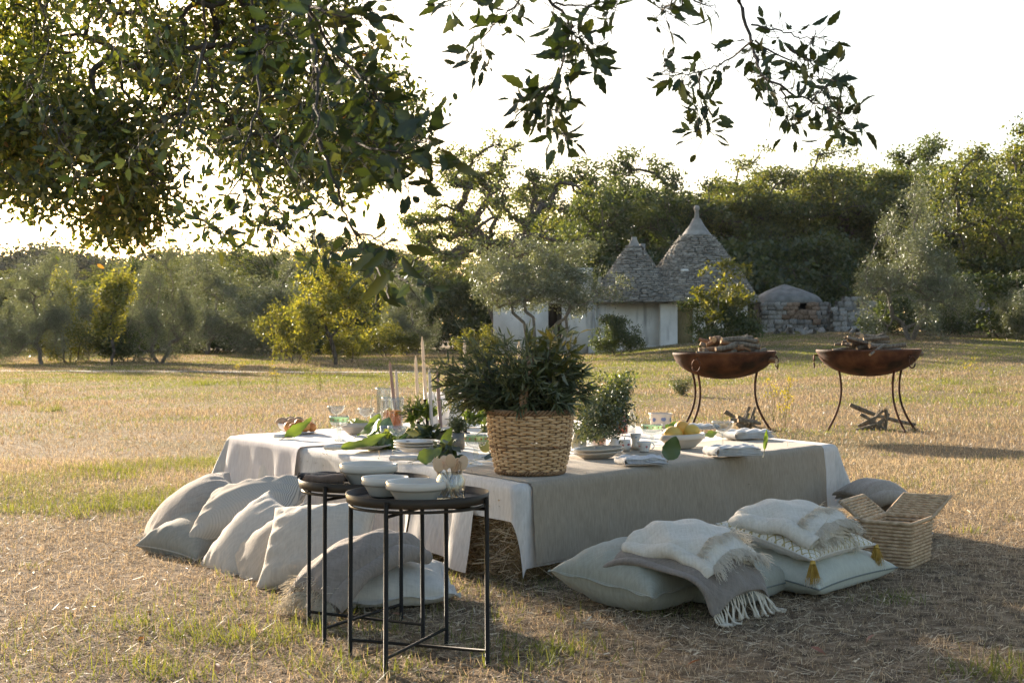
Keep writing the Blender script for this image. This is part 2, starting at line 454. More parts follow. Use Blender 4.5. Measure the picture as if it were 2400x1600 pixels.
M_FAR = m_leaf('haze_tinted_foliage', [(.05, .065, .05), (.075, .09, .065), (.10, .11, .075)], trans=.3, gloss=.02)  # blue-grey fading of distant haze is mixed into this leaf colour

def lumpy(rs, n, c, rad, lobes=7, amp=.35, low=-1.0, shell=2.4, clump=0, cr=.24):
    """points inside a lumpy ellipsoid; with clump > 0 they gather in that many flattened clumps near the surface"""
    def raw(m, sh):
        D = rs.normal(0, 1, (m * 4 + 8, 3)); D /= np.linalg.norm(D, axis=1, keepdims=True)
        D = D[D[:, 2] > low][:m]
        lob = rs.normal(0, 1, (lobes, 3)); lob /= np.linalg.norm(lob, axis=1, keepdims=True)
        R = 1 - amp + amp * 1.6 * np.max(np.clip(D @ lob.T, 0, 1) ** 6, axis=1)
        return D * (R * rs.rand(len(D)) ** (1 / sh))[:, None]
    if not clump:
        return np.asarray(c) + raw(n, shell) * np.asarray(rad)
    K = raw(clump, 7.0)
    pick = rs.randint(0, len(K), n)
    q = rs.normal(0, 1, (n, 3)); q /= np.linalg.norm(q, axis=1, keepdims=True)
    q *= (rs.rand(n) ** .45)[:, None] * (cr * (.6 + .8 * rs.rand(len(K)))[pick])[:, None] * np.array([1, 1, .72])
    P = K[pick] * .9 + q
    inner = rs.rand(n) < .12
    P[inner] *= .6
    return np.asarray(c) + P * np.asarray(rad)

def skeleton(rs, trunk, tips, tip_r=.012, jit=.12, expo=2.3):
    """join every tip to the nearest earlier node -> nodes, parents, radii"""
    nodes = [np.asarray(p, float) for p in trunk]; par = [-1] + list(range(len(trunk) - 1))
    top = nodes[-1]
    order = np.argsort(np.linalg.norm(tips - top, axis=1))
    ends = []
    for i in order:
        t = tips[i]; Nn = np.array(nodes[max(0, len(trunk) - 2):])
        d = np.linalg.norm(Nn - t, axis=1) + .35 * np.linalg.norm(Nn - top, axis=1) * 0
        j = int(np.argmin(d)) + max(0, len(trunk) - 2)
        a = nodes[j]; ln = np.linalg.norm(t - a)
        prev = j
        for f in (.35, .7):
            nodes.append(a + (t - a) * f + rs.normal(0, jit * ln * .5, 3) + np.array([0, 0, .08 * ln])); par.append(prev); prev = len(nodes) - 1
        nodes.append(t); par.append(prev); ends.append(len(nodes) - 1)
    nodes = np.array(nodes)
    acc = np.zeros(len(nodes))
    for e in ends: acc[e] += tip_r ** expo
    for i in range(len(nodes) - 1, 0, -1):
        acc[par[i]] += acc[i] 
    return nodes, par, acc ** (1 / expo)

def wood(nodes, par, rad, mat, name, mn=0.0, sides=5, flare=None):
    mb = MB()
    for i in range(1, len(nodes)):
        j = par[i]
        r0, r1 = rad[j], rad[i]
        if r0 < mn: continue
        r0 = min(r0, r1 * 1.6)
        n = sides if r1 < .04 else 8
        mb.tube([nodes[j], nodes[i]], [r0, r1], n=n, cap=False)
    return mb

def leaves_at(rs, tips, per, spread, ln, wd, droop=.2):
    n = len(tips) * per
    b = np.repeat(tips, per, 0) + rs.normal(0, 1, (n, 3)) * np.asarray(spread)
    d = rs.normal(0, 1, (n, 3)); d[:, 2] -= droop; d /= np.linalg.norm(d, axis=1, keepdims=True)
    k = .6 + .8 * rs.rand(n)
    return soup_quads(b, d, ln * k, wd * k, rs=rs)

ORD = ['first', 'second', 'third', 'fourth', 'fifth', 'sixth', 'seventh', 'eighth', 'ninth', 'tenth', 'eleventh', 'twelfth', 'thirteenth', 'fourteenth', 'fifteenth', 'sixteenth', 'seventeenth']
def rank(lst, i):
    """ordinal of entry i counted from the left of the picture"""
    return ORD[sorted(range(len(lst)), key=lambda k: lst[k][0]).index(i)]
PROTO = {}
def proto(key, seed, h, rad, trunk_h, trunk_r, ntips, per, leaf, spread, mleaf, mbark, cz=.62, amp=.35, low=-.85, lobes=8, bend=.3, nlimb=None, stems=1, shell=2.4, clump=0, cr=.24):
    """a tree of height h: shared trunk and crown meshes"""
    rs = np.random.RandomState(seed)
    c = np.array([0, 0, h - rad[2]])
    tips = lumpy(rs, ntips, c, rad, lobes, amp, low, shell, clump, cr)
    mbw = MB()
    groups = np.arange(len(tips)) % stems if stems > 1 else np.zeros(len(tips), int)
    if stems > 1:
        ang = np.arctan2(tips[:, 1], tips[:, 0]); groups = np.floor((ang + np.pi) / (2 * np.pi) * stems).astype(int) % stems
    for g in range(stems):
        a = (g + .5) / stems * 2 * np.pi - np.pi
        off = np.array([math.cos(a), math.sin(a), 0]) * (rad[0] * .22 if stems > 1 else 0)
        z = np.linspace(-.15, trunk_h, 5)
        tr = [np.array([rs.normal(0, bend * trunk_h * .12) * (k / 2.), rs.normal(0, bend * trunk_h * .12) * (k / 2.), zz]) + off * (k / 4.) for k, zz in enumerate(z)]
        tr[0][:2] = 0
        T = tips[groups == g]
        if len(T) == 0: continue
        nodes, par, r = skeleton(rs, tr, T)
        r = r * (trunk_r / (stems ** .5) / r[0])
        r = np.maximum(r, .006)
        r[0] *= 1.35
        w = wood(nodes, par, r, None, '')
        mbw.v += []; 
        V = np.concatenate(w.v)
        for kk, fl in w.f.items():
            mbw.f.setdefault(kk, []).append(np.concatenate(fl) + mbw.n)
        mbw.v.append(V); mbw.n += len(V)
    V, Fc = leaves_at(rs, tips, per, spread, leaf[0], leaf[1])
    PROTO[key] = (mbw.mesh(key + '_trunk', mbark), np_mesh(key + '_crown', V, Fc, mleaf, False), h)

def tree(key, name, label, cat, px, Y, top, group=None, rot=None, sx=1.0, base=None, rs=random.Random(7)):
    """place a tree by the pixel column of its trunk, its distance, and the pixel row of its top"""
    tm, cm, h = PROTO[key]
    X = (px - 1200) / F * Y
    z0 = float(terrain(X, Y)) if base is None else S(px, base, Y)[2]
    H = CAMH - (top - HZ) / F * Y - z0
    s = H / h
    o = thing(name, label, cat, (X, Y, z0), group)
    o.rotation_euler = (0, 0, rs.uniform(0, 6.28) if rot is None else rot)
    o.scale = (s * sx, s * sx, s)
    link('trunk', tm, o); link('crown', cm, o)
    return o

proto('oak_a', 1, 10, (4.4, 4.4, 4.5), 2.4, .30, 340, 85, (.17, .11), (.26, .26, .20), M_OAK, M_BARK, amp=.45, lobes=14, clump=46, cr=.27)
proto('oak_b', 2, 10, (3.6, 3.6, 4.8), 2.2, .28, 330, 85, (.17, .11), (.24, .24, .20), M_OAKD, M_BARK, amp=.5, lobes=16, clump=44, cr=.28)
proto('oak_c', 3, 10, (5.0, 4.6, 4.5), 2.6, .32, 380, 85, (.17, .11), (.27, .27, .20), M_OAK, M_BARK, amp=.55, lobes=12, clump=52, cr=.25)
proto('oak_d', 33, 10, (4.2, 4.2, 4.7), 2.6, .32, 360, 85, (.17, .11), (.26, .26, .20), M_OAKG, M_BARK, amp=.5, lobes=12, clump=48, cr=.26)
proto('oak_open', 24, 10.6, (5.0, 4.6, 4.6), 3.0, .42, 400, 46, (.14, .095), (.20, .20, .14), M_OAKG, M_BARK, amp=.30, low=-.45, lobes=18, clump=85, cr=.135)
proto('olive_a', 5, 4, (2.0, 1.9, 2.25), .6, .09, 300, 100, (.085, .026), (.13, .13, .17), M_OLIVE, M_BARK2, amp=.4, lobes=12, clump=34, cr=.30)
proto('olive_b', 6, 4, (1.75, 1.6, 2.4), .5, .08, 290, 100, (.085, .026), (.13, .13, .18), M_OLIVE, M_BARK2, amp=.45, lobes=14, clump=30, cr=.32)
proto('olive_big', 7, 5.3, (2.2, 2.2, 3.0),   .6, .13, 430, 95, (.09, .026), (.14, .14, .18), M_OLIVE, M_BARK2, amp=.4, lobes=14, stems=2, clump=48, cr=.26)
proto('olive_multi', 8, 4, (2.5, 2.2, 1.8), .45, .10, 330, 85, (.09, .034), (.17, .17, .13), M_OLIVE, M_BARK2, amp=.35, low=-.45, lobes=10, stems=4, clump=48, cr=.22)
proto('yellow', 9, 4, (1.9, 1.7, 1.8), .7, .08, 190, 50, (.12, .075), (.14, .14, .15), M_YEL, M_BARK, amp=.5, lobes=10, clump=34, cr=.26)
proto('yellow_tall', 19, 4, (.85, .8, 1.85), .7, .05, 90, 45, (.12, .075), (.11, .11, .2), M_YEL, M_BARK, amp=.5, lobes=6, clump=18, cr=.32)
proto('fig', 10, 3.6, (2.0, 1.6, 1.7), .4, .05, 90, 24, (.16, .09), (.13, .13, .11), M_LIME, M_BARK2, amp=.55, lobes=9, stems=5, shell=3, clump=30, cr=.2)
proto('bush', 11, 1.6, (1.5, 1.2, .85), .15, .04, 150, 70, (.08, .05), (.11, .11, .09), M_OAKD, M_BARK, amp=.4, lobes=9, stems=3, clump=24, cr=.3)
proto('bush_lime', 12, 1.6, (1.3, 1.2, .85), .15, .03, 110, 60, (.08, .05), (.11, .11, .11), M_LIME, M_BARK, amp=.4, lobes=9, stems=3, clump=18, cr=.3)
proto('far', 13, 8, (4.2, 4.2, 3.8), 1.2, .2, 160, 60, (.34, .24), (.5, .5, .4), M_FAR, M_BARK, amp=.4, lobes=12, clump=24, cr=.3)

# first row behind the houses and on the right
WG = 'evergreen oaks of the wood behind the houses'
tree('oak_open', 'oak_tree', 'tall open-crowned oak with bare twisting limbs behind the left house', 'tree', 1165, 66, 306, sx=.98, rot=.6)
front = [('oak_b', 1410, 76, 392, 'dark oak just right of the tall open-crowned oak'), ('oak_b', 1500, 80, 362, 'narrow dark oak rising above the smaller stone cone'), ('oak_d', 1640, 84, 398, 'dark oak directly behind the finial of the tall cone'),
         ('oak_c', 1760, 80, 360, 'sunlit oak right of the tall cone'), ('oak_d', 1850, 86, 384, 'sunlit oak behind the stone hut'), ('oak_c', 1965, 82, 340, 'broad sunlit oak left of the large grey olive'), ('oak_d', 2075, 85, 350, 'sunlit oak directly above the large grey olive'),
         ('oak_b', 2185, 83, 342, 'dark oak top right of the large grey olive'), ('oak_d', 2280, 80, 362, 'oak between the large olive and the right edge'), ('oak_c', 2420, 62, 292, 'tallest oak, cut by the right edge of the picture')]
for k, px, Y, top, lab in front:
    tree(k, 'oak_tree', lab, 'tree', px, Y, top, group=WG, sx=1.0)
LST = ([(1340, 92, 440), (1450, 96, 428), (1570, 98, 440), (1700, 97, 425), (1810, 99, 412), (1910, 98, 400), (2020, 99, 395), (2130, 97, 392), (2240, 98, 395), (2350, 92, 355), (2460, 84, 330), (1020, 88, 580), (1110, 92, 560)])
for i, (px, Y, top) in enumerate(LST):
    tree(['oak_a', 'oak_b', 'oak_c'][i % 3], 'oak_tree', f'dark oak in the rear row of the wood, {rank(LST, i)} of that row from the left', 'tree', px, Y, top, group='oaks in the rear of the wood', sx=1.15)
LST = ([(1300, 72, 610), (1440, 74, 600), (1540, 75, 590), (1740, 74, 560), (1850, 75, 560), (1930, 74, 590), (2230, 70, 600), (2310, 66, 610), (2390, 60, 600), (1050, 72, 650), (980, 70, 690)])
for i, (px, Y, top) in enumerate(LST):
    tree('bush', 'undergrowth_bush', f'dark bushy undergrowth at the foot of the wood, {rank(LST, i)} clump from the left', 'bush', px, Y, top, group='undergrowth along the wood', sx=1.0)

tree('olive_big', 'olive_tree', 'large grey-green olive tree right of the stone hut', 'tree', 2135, 50, 450, sx=.9)
tree('bush', 'bush', 'dark bush behind the trunk of the large grey olive', 'bush', 2105, 56, 690, sx=1.1)
tree('bush', 'bush', 'dark bush right of the foot of the large grey olive', 'bush', 2215, 55, 700, sx=.9)
tree('olive_multi', 'olive_tree', 'wide multi-stemmed olive in front of the white house', 'tree', 1272, 50, 545, sx=1.0, rot=.4)
tree('fig', 'fig_shrub', 'yellow-green leggy fig shrub in front of the gabled doorway', 'shrub', 1690, 47, 600, sx=1.0, rot=1.0)
tree('bush', 'bush', 'dark green bush under the fig shrub by the doorway', 'bush', 1680, 47.5, 700, sx=.9)
tree('bush', 'bush', 'dark green bush against the white wall left of the doorway', 'bush', 1445, 50, 738, sx=.8)
tree('bush_lime', 'bush', 'low leafy bush at the corner of the left house', 'bush', 1130, 48, 765, sx=.9)
tree('bush', 'bush', 'dark shrub at the right edge beside the dead stump', 'bush', 2360, 52, 640, sx=1.0)
tree('olive_b', 'olive_tree', 'small olive at the far right edge of the field', 'tree', 2420, 50, 620, sx=1.1)

# left grove
tree('olive_a', 'olive_tree', 'young olive tree nearest the left edge with a pale leaning trunk', 'tree', 96, 44, 618, sx=.92)
tree('olive_b', 'olive_tree', 'olive tree behind the yellow leaves, second from the left', 'tree', 190, 50, 598, sx=1.2)
tree('yellow_tall', 'yellow_tree', 'slim tree with bright yellow leaves between two olives', 'tree', 262, 43, 600, sx=1.1)
tree('yellow_tall', 'yellow_tree', 'thin yellow-leaved tree left of the brighter yellow one', 'tree', 150, 47, 605, sx=.7)
tree('olive_big', 'olive_tree', 'large dark olive reaching the ground in the left grove', 'tree', 375, 46, 590, sx=.86, rot=2.0)
tree('olive_a', 'olive_tree', 'olive with a dark twisted trunk right of the large dark olive', 'tree', 486, 58, 622, sx=1.15, rot=1.9)
tree('olive_b', 'olive_tree', 'rounded grey olive behind the yellow tree', 'tree', 655, 56, 600, sx=1.5)
tree('yellow', 'yellow_tree', 'broad yellowing tree with a short dark trunk in the middle distance', 'tree', 786, 44, 592, sx=.95, rot=1.2)
tree('bush_lime', 'bush', 'pale green bush at the foot of the yellowing tree', 'bush', 820, 46, 760, sx=.75)
tree('bush_lime', 'bush', 'lime green bush left of the yellowing tree', 'bush', 690, 46, 700, sx=.6)
tree('olive_a', 'olive_tree', 'small golden olive at the edge of the dark wood', 'tree', 950, 56, 660, sx=1.0)
tree('bush_lime', 'bush', 'pale bush under the yellow leaves at far left', 'bush', 165, 47, 745, sx=1.0)
tree('bush', 'bush', 'dark bush between the second and third olive', 'bush', 300, 48, 740, sx=.9)
tree('bush_lime', 'bush', 'yellow-green bush in front of the dark wood left of the candles', 'bush', 905, 54, 755, sx=1.1)
tree('olive_b', 'olive_tree', 'olive cut by the left edge of the picture', 'tree', -15, 46, 640, sx=1.1)
GG = 'trees closing the back of the left grove'
LST = ([(30, 66, 640), (120, 70, 635), (215, 72, 630), (300, 70, 620), (400, 74, 605), (450, 78, 610), (530, 76, 600), (590, 80, 590), (640, 84, 585), (700, 80, 580), (770, 84, 572), (840, 82, 560), (900, 80, 580), (950, 78, 600), (560, 68, 640), (720, 70, 640), (880, 68, 650)])
for i, (px, Y, top) in enumerate(LST):
    tree(['oak_a', 'olive_a', 'oak_c', 'oak_b'][i % 4], 'grove_tree', f'{rank(LST, i)} leafy tree from the left in the rear line of the left grove', 'tree', px, Y, top, group=GG, sx=1.25)
for i in range(16):
    px = -60 + i * 62 + (i % 3) * 9
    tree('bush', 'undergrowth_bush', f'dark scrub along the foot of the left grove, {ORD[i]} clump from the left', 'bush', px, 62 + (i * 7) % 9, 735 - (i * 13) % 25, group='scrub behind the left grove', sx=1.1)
for i, (px, top) in enumerate([(-80, 598), (-20, 600), (30, 592), (80, 598), (130, 594), (190, 590), (250, 600), (310, 598), (370, 604), (440, 600), (520, 604), (610, 600)]):
    tree('far', 'distant_tree', f'{ORD[i]} pale haze-tinted bluish tree from the left on the far skyline', 'tree', px, 190 + 8 * (i % 3), top, group='trees on the far skyline', sx=1.3)
# ------------------------------------------------------------------ trullo house
M_PLASTER = None
def make_plaster(name, c1, c2, stain):
    m, N, L, out = newmat(name)
    p = N.new('ShaderNodeBsdfPrincipled'); p.inputs['Roughness'].default_value = .95; p.inputs['Specular IOR Level'].default_value = .1
    t = tex_noise(N, L, 1.6, detail=6); r = ramp(N, [c1, c2], [.35, .65]); L.new(t.outputs[0], r.inputs[0])
    s = tex_noise(N, L, 1.4, stretch=(2.2, 2.2, .35), detail=6); r2 = ramp(N, [(0, 0, 0), (1, 1, 1)], [.54, .72]); L.new(s.outputs[0], r2.inputs[0])
    mx = N.new('ShaderNodeMix'); mx.data_type = 'RGBA'; L.new(r2.outputs[0], mx.inputs[0]); L.new(r.outputs[0], mx.inputs[6]); mx.inputs[7].default_value = (*stain, 1)
    L.new(mx.outputs[2], p.inputs['Base Color'])
    b = N.new('ShaderNodeBump'); b.inputs['Strength'].default_value = .5; b.inputs['Distance'].default_value = .03
    t3 = tex_noise(N, L, 12, detail=6); L.new(t3.outputs[0], b.inputs['Height']); L.new(b.outputs[0], p.inputs['Normal'])
    L.new(p.outputs[0], out.inputs[0])
    return m

def m_stone(name, cols):
    m, N, L, out = newmat(name)
    p = N.new('ShaderNodeBsdfPrincipled'); p.inputs['Roughness'].default_value = .95; p.inputs['Specular IOR Level'].default_value = .1
    oi = N.new('ShaderNodeObjectInfo'); g = N.new('ShaderNodeNewGeometry')
    ad = N.new('ShaderNodeMath'); ad.operation = 'ADD'; L.new(oi.outputs['Random'], ad.inputs[0]); L.new(g.outputs['Random Per Island'], ad.inputs[1])
    fr = N.new('ShaderNodeMath'); fr.operation = 'FRACT'; L.new(ad.outputs[0], fr.inputs[0])
    r = ramp(N, cols); L.new(fr.outputs[0], r.inputs[0])
    t = tex_noise(N, L, 9, detail=6); r2 = ramp(N, [(.55, .55, .55), (1.15, 1.15, 1.15)], [.35, .65]); L.new(t.outputs[0], r2.inputs[0])
    mx = N.new('ShaderNodeMix'); mx.data_type = 'RGBA'; mx.blend_type = 'MULTIPLY'; mx.inputs[0].default_value = 1
    L.new(r.outputs[0], mx.inputs[6]); L.new(r2.outputs[0], mx.inputs[7]); L.new(mx.outputs[2], p.inputs['Base Color'])
    b = N.new('ShaderNodeBump'); b.inputs['Strength'].default_value = .6; b.inputs['Distance'].default_value = .03
    L.new(t.outputs[0], b.inputs['Height']); L.new(b.outputs[0], p.inputs['Normal']); L.new(p.outputs[0], out.inputs[0])
    return m

M_PLASTER = make_plaster('weathered_white_plaster', (.70, .68, .64), (.84, .82, .78), (.38, .37, .35))
M_PLASTER2 = make_plaster('beige_plaster', (.60, .56, .50), (.74, .69, .62), (.44, .41, .36))
M_SLAB = m_stone('grey_limestone_slab', [(.25, .235, .21), (.34, .32, .285), (.43, .405, .36)])
M_RUBBLE = m_stone('pale_rubble_stone', [(.22, .21, .19), (.34, .32, .29), (.46, .43, .39)])
M_REDST = m_stone('reddish_stone', [(.24, .16, .11), (.34, .235, .165), (.42, .30, .22)])
M_CAP = m_solid('grey_mortar', (.25, .24, .22), (.37, .355, .325), 3, .95, .6, 20)
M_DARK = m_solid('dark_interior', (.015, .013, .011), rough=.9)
M_PIPE = m_solid('white_pipe', (.6, .6, .58), (.45, .45, .43), 4, .6)
M_DOOR = m_solid('weathered_ochre_door', (.24, .19, .09), (.34, .28, .15), 6, .9, .4, 30, stretch=(6, 6, .6))

STONE_ME = []
def stone_meshes():
    rs = np.random.RandomState(5)
    for k in range(6):
        V = np.array([[x, y, z] for x in (-1, 1) for y in (-1, 1) for z in (-1, 1)], float) * .5
        V = V * (1 + rs.normal(0, .10, V.shape))
        # bevel-ish: box with a smaller front face
        Fv = V.copy(); front = V[:, 1] < 0
        inner = V[front] * np.array([.8, 1.25, .75])
        idx = np.where(front)[0]
        VV = np.vstack([V, inner])
        n = 8
        # faces: sides of box minus front, bevel ring, front cap
        F4 = [[4, 6, 7, 5][::1], [0, 2, 6, 4], [1, 5, 7, 3], [2, 3, 7, 6]]
        ring = [0, 1, 5, 4]   # front verts order (y=-)
        mp = {idx[i]: n + i for i in range(4)}
        for i in range(4):
            a, b = ring[i], ring[(i + 1) % 4]
            F4.append([a, mp[a], mp[b], b])
        F4.append([mp[ring[3]], mp[ring[2]], mp[ring[1]], mp[ring[0]]])
        STONE_ME.append((VV, np.array(F4)))
stone_meshes()
def stone_mesh_data(mat, tagname):
    return [np_mesh(f'{tagname}_{i}', v, f, mat, False) for i, (v, f) in enumerate(STONE_ME)]

HOUSE_Y = 60.0
hx = (1560 - 1200) / F * HOUSE_Y
HG = float(terrain(hx, HOUSE_Y - 2))
house = thing('trullo_house', 'whitewashed trullo farmhouse with two grey stone cone roofs', 'house', (hx, HOUSE_Y, HG))
def hp(px, py, dy=0.0):
    """photo pixel on the house's front plane shifted dy back -> local coordinates"""
    return S(px, py, HOUSE_Y + dy) - np.array([hx, HOUSE_Y, HG])

def cone_roof(name, cpx, prof, dy, nstones, seed, label, cap_from):
    """prof: list of (row px, half width px); courses of slabs laid round the cone"""
    rs = np.random.RandomState(seed)
    Yc = HOUSE_Y + dy
    k = Yc / F
    c = hp(cpx, 700, dy)
    zr = np.array([[CAMH - (py - HZ) * k - HG, hw * k] for py, hw in prof])   # top to bottom
    zz, rr = zr[:, 0][::-1], zr[:, 1][::-1]
    rad = lambda z: np.interp(z, zz, rr)
    core = MB()
    zs = np.linspace(zz[0], zz[-1], 30)
    core.lathe([(max(rad(z) - .13, .01), z) for z in zs], 40, (c[0], c[1], 0))
    root = core.build(name, M_CAP, house)
    if label: root['label'] = label
    mes = stone_mesh_data(M_SLAB, name + '_slab')
    ztop = CAMH - (cap_from - HZ) * k - HG
    rest = MB(); cand = []
    z = zz[0] + .04
    while z < ztop:
        hgt = .075 + .035 * rs.rand()
        r = rad(z + hgt / 2)
        a = rs.rand() * 6.28; a1 = a + 2 * np.pi
        while a < a1 - .02:
            w = .20 + .20 * rs.rand()
            da = min(w / max(r, .1), a1 - a)
            cand.append((a + da / 2, z + hgt / 2 + rs.normal(0, .008), r + rs.normal(0, .011), da * r * .95, hgt * (.86 + .12 * rs.rand()), rs.randint(6)))
            a += da
        z += hgt * .98
    # slabs that face the camera become single stones, the others one mesh
    score = [math.sin(t[0]) + .3 * rs.rand() for t in cand]     # -y side faces the camera
    order = np.argsort(score)
    for q, i in enumerate(order):
        a, zc, r, w, h, v = cand[i]
        R = np.array([[-math.sin(a), -math.cos(a), 0], [math.cos(a), -math.sin(a), 0], [0, 0, 1.]]).T
        R = np.stack([np.array([-math.sin(a), math.cos(a), 0]), -np.array([math.cos(a), math.sin(a), 0]), np.array([0, 0, 1.])], 1)
        pos = np.array([c[0] + (r - .05) * math.cos(a), c[1] + (r - .05) * math.sin(a), zc])
        sc = np.array([w, .22, h])
        if q < nstones:
            o = link('roof_stone', mes[v], root)
            M = Matrix([list(R[i2] * sc) + [pos[i2]] for i2 in range(3)] + [[0, 0, 0, 1]])
            o.matrix_local = M
        else:
            V, Fc = STONE_ME[v]
            rest.add((V * sc) @ R.T + pos, Fc)
    ro = rest.build('roof_stones', M_SLAB, root, smooth=False); ro['kind'] = 'stuff'
    # smooth mortared tip
    zt = np.linspace(ztop - .1, zz[-1], 12)
    MB().lathe([(rad(z) + .015, z) for z in zt], 32, (c[0], c[1], 0)).build('roof_tip', M_CAP, root)
    return root, c, zz[-1]

r1, c1, zt = cone_roof('tall_cone_roof', 1633, [(512, 8), (530, 18), (546, 30), (582, 57), (613, 80), (640, 100), (680, 126), (712, 146)], 1.2, 150, 1, 'tall grey stone cone roof with a ball finial', 552)
fin = MB()
fin.lathe([(.12, zt - .05), (.095, zt + .16), (.08, zt + .28), (.10, zt + .30), (.07, zt + .33), (.02, zt + .34)], 20, (c1[0], c1[1], 0))
a = np.linspace(0, np.pi, 12)
fin.lathe(np.stack([.13 * np.sin(a), zt + .44 - .13 * np.cos(a)], 1), 20, (c1[0], c1[1], 0))
fin.build('finial', M_CAP, house)
r2, c2, zt2 = cone_roof('small_cone_roof', 1486, [(558, 5), (574, 12), (600, 30), (625, 47), (650, 65), (675, 84), (712, 104)], .6, 140, 2, 'smaller grey stone cone roof with a flat tip', 580)
MB().lathe([(.10, zt2 - .05), (.13, zt2 + .04), (.02, zt2 + .05)], 16, (c2[0], c2[1], 0)).build('roof_cap', M_CAP, house)
p = hp(1506, 585, .9)
MB().box(p, (.22, .22, .5)).build('chimney_stub', M_CAP, house, smooth=False)

def hbox(name, px0, px1, py0, py1, dy, depth, mat, parent=None, label=None):
    a, b = hp(px0, py1, dy), hp(px1, py0, dy)
    mb = MB()
    cx, cz = (a[0] + b[0]) / 2, (a[2] + b[2]) / 2
    mb.box((cx, a[1] + depth / 2, cz), (abs(b[0] - a[0]), depth, abs(b[2] - a[2])))
    o = mb.build(name, mat, parent or house, smooth=False)
    if label: o['label'] = label
    return o
def wall_with_hole(name, px0, px1, py0, py1, hole, dy, depth, mat):
    """a wall slab with one rectangular opening (hx0,hx1,hy0,hy1); opening may reach the floor"""
    a0, a1, b0, b1 = hole
    mb = MB()
    def bx(x0, x1, y0, y1):
        if x1 - x0 < .5 or y1 - y0 < .5: return
        a, b = hp(x0, y1, dy), hp(x1, y0, dy)
        mb.box(((a[0] + b[0]) / 2, a[1] + depth / 2, (a[2] + b[2]) / 2), (b[0] - a[0], depth, b[2] - a[2]))
    bx(px0, a0, py0, py1); bx(a1, px1, py0, py1); bx(a0, a1, py0, b0); bx(a0, a1, b1, py1)
    return mb.build(name, mat, house, smooth=False)

wall_with_hole('front_wall', 1384, 1552, 703, 850, (1400, 1401, 704, 705), 0.0, 3.2, M_PLASTER)
wall_with_hole('house_wall', 1284, 1388, 698, 850, (1285, 1317, 711, 850), -.05, .35, M_PLASTER2)
hbox('upper_wall', 1250, 1389, 628, 697.5, .35, 3.0, M_PLASTER)
hbox('side_wing', 1156, 1284, 706, 850, -.25, 3.0, M_PLASTER2)
hbox('wing_roof', 1153, 1287, 702, 706, -.3, 3.2, M_CAP)
hbox('doorway_dark', 1283, 1320, 705, 850, .9, .1, M_DARK)
hbox('left_door', 1306, 1316.5, 713, 848, .32, .08, m_solid('dark_door_wood', (.05, .04, .03), (.09, .07, .05), 5, .8))
w = hbox('window', 1357, 1376, 707, 727, -.08, .06, M_DARK)
hbox('window_frame', 1355, 1378, 704.5, 707, -.12, .08, M_PLASTER2, w); hbox('window_sill', 1354, 1379, 727, 729.5, -.14, .12, M_PLASTER2, w); hbox('shutter', 1359, 1374, 709, 726, -.11, .03, m_solid('ochre_shutter', (.33, .27, .17), (.42, .36, .25), 6, .9), w)
MB().tube([hp(1395, 708, -.08), hp(1396, 740, -.08), hp(1402, 790, -.1), hp(1403, 815, -.1)], .05, 8).build('drainpipe', M_PIPE, house)
MB().tube([hp(1407, 648, -.1), hp(1400, 680, -.1), hp(1396, 696, -.1)], .07, 8).build('roof_gutter', M_PIPE, house)
hbox('wall_ledge', 1380, 1552, 850 - 40, 850, -.5, .5, M_PLASTER2)
# gabled doorway
gp = [(1548, 850), (1548, 700), (1556, 682), (1580, 655), (1598, 636), (1605, 632), (1612, 636), (1630, 655), (1655, 682), (1662, 700), (1662, 850)]
dyp = -.55
pts = np.array([hp(x, y, dyp) for x, y in gp])
door = [(1588, 850), (1588, 700), (1594, 690), (1607, 686), (1620, 690), (1626, 700), (1626, 850)]
dpt = np.array([hp(x, y, dyp) for x, y in door])
mb = MB()
# front face as strips between outer outline and door outline
outer = pts; ip = np.linspace(0, 1, 25)
def resample(P, n):
    d = np.concatenate([[0], np.cumsum(np.linalg.norm(np.diff(P, axis=0), axis=1))]); t = np.linspace(0, d[-1], n)
    return np.stack([np.interp(t, d, P[:, k]) for k in range(3)], 1)
Ro, Ri = resample(outer, 41), resample(dpt, 41)
back = lambda P, d: P + np.array([0, d, 0])
mb.grid(np.stack([Ro, Ri], 0)); mb.grid(np.stack([back(Ro, 2.2), Ro], 0)); mb.grid(np.stack([Ri, back(Ri, .4)], 0))
mb.build('gable', M_PLASTER, house, smooth=False, )
hbox('gable_door', 1587, 1627, 684, 850, dyp + .38, .08, M_DOOR)
nb = hp(1605, 648, dyp)
MB().box(nb + np.array([0, -.02, 0]), (.22, .05, .2)).build('gable_niche', M_CAP, house, smooth=False)
MB().box(hp(1605, 634, dyp + .1), (.36, .3, .12)).build('gable_cap', M_PLASTER, house, smooth=False)
# grey wall right of the doorway under the cone
wall_with_hole('right_wall', 1662, 1752, 705, 850, (1663, 1664, 706, 707), .3, 3.0, M_PLASTER)

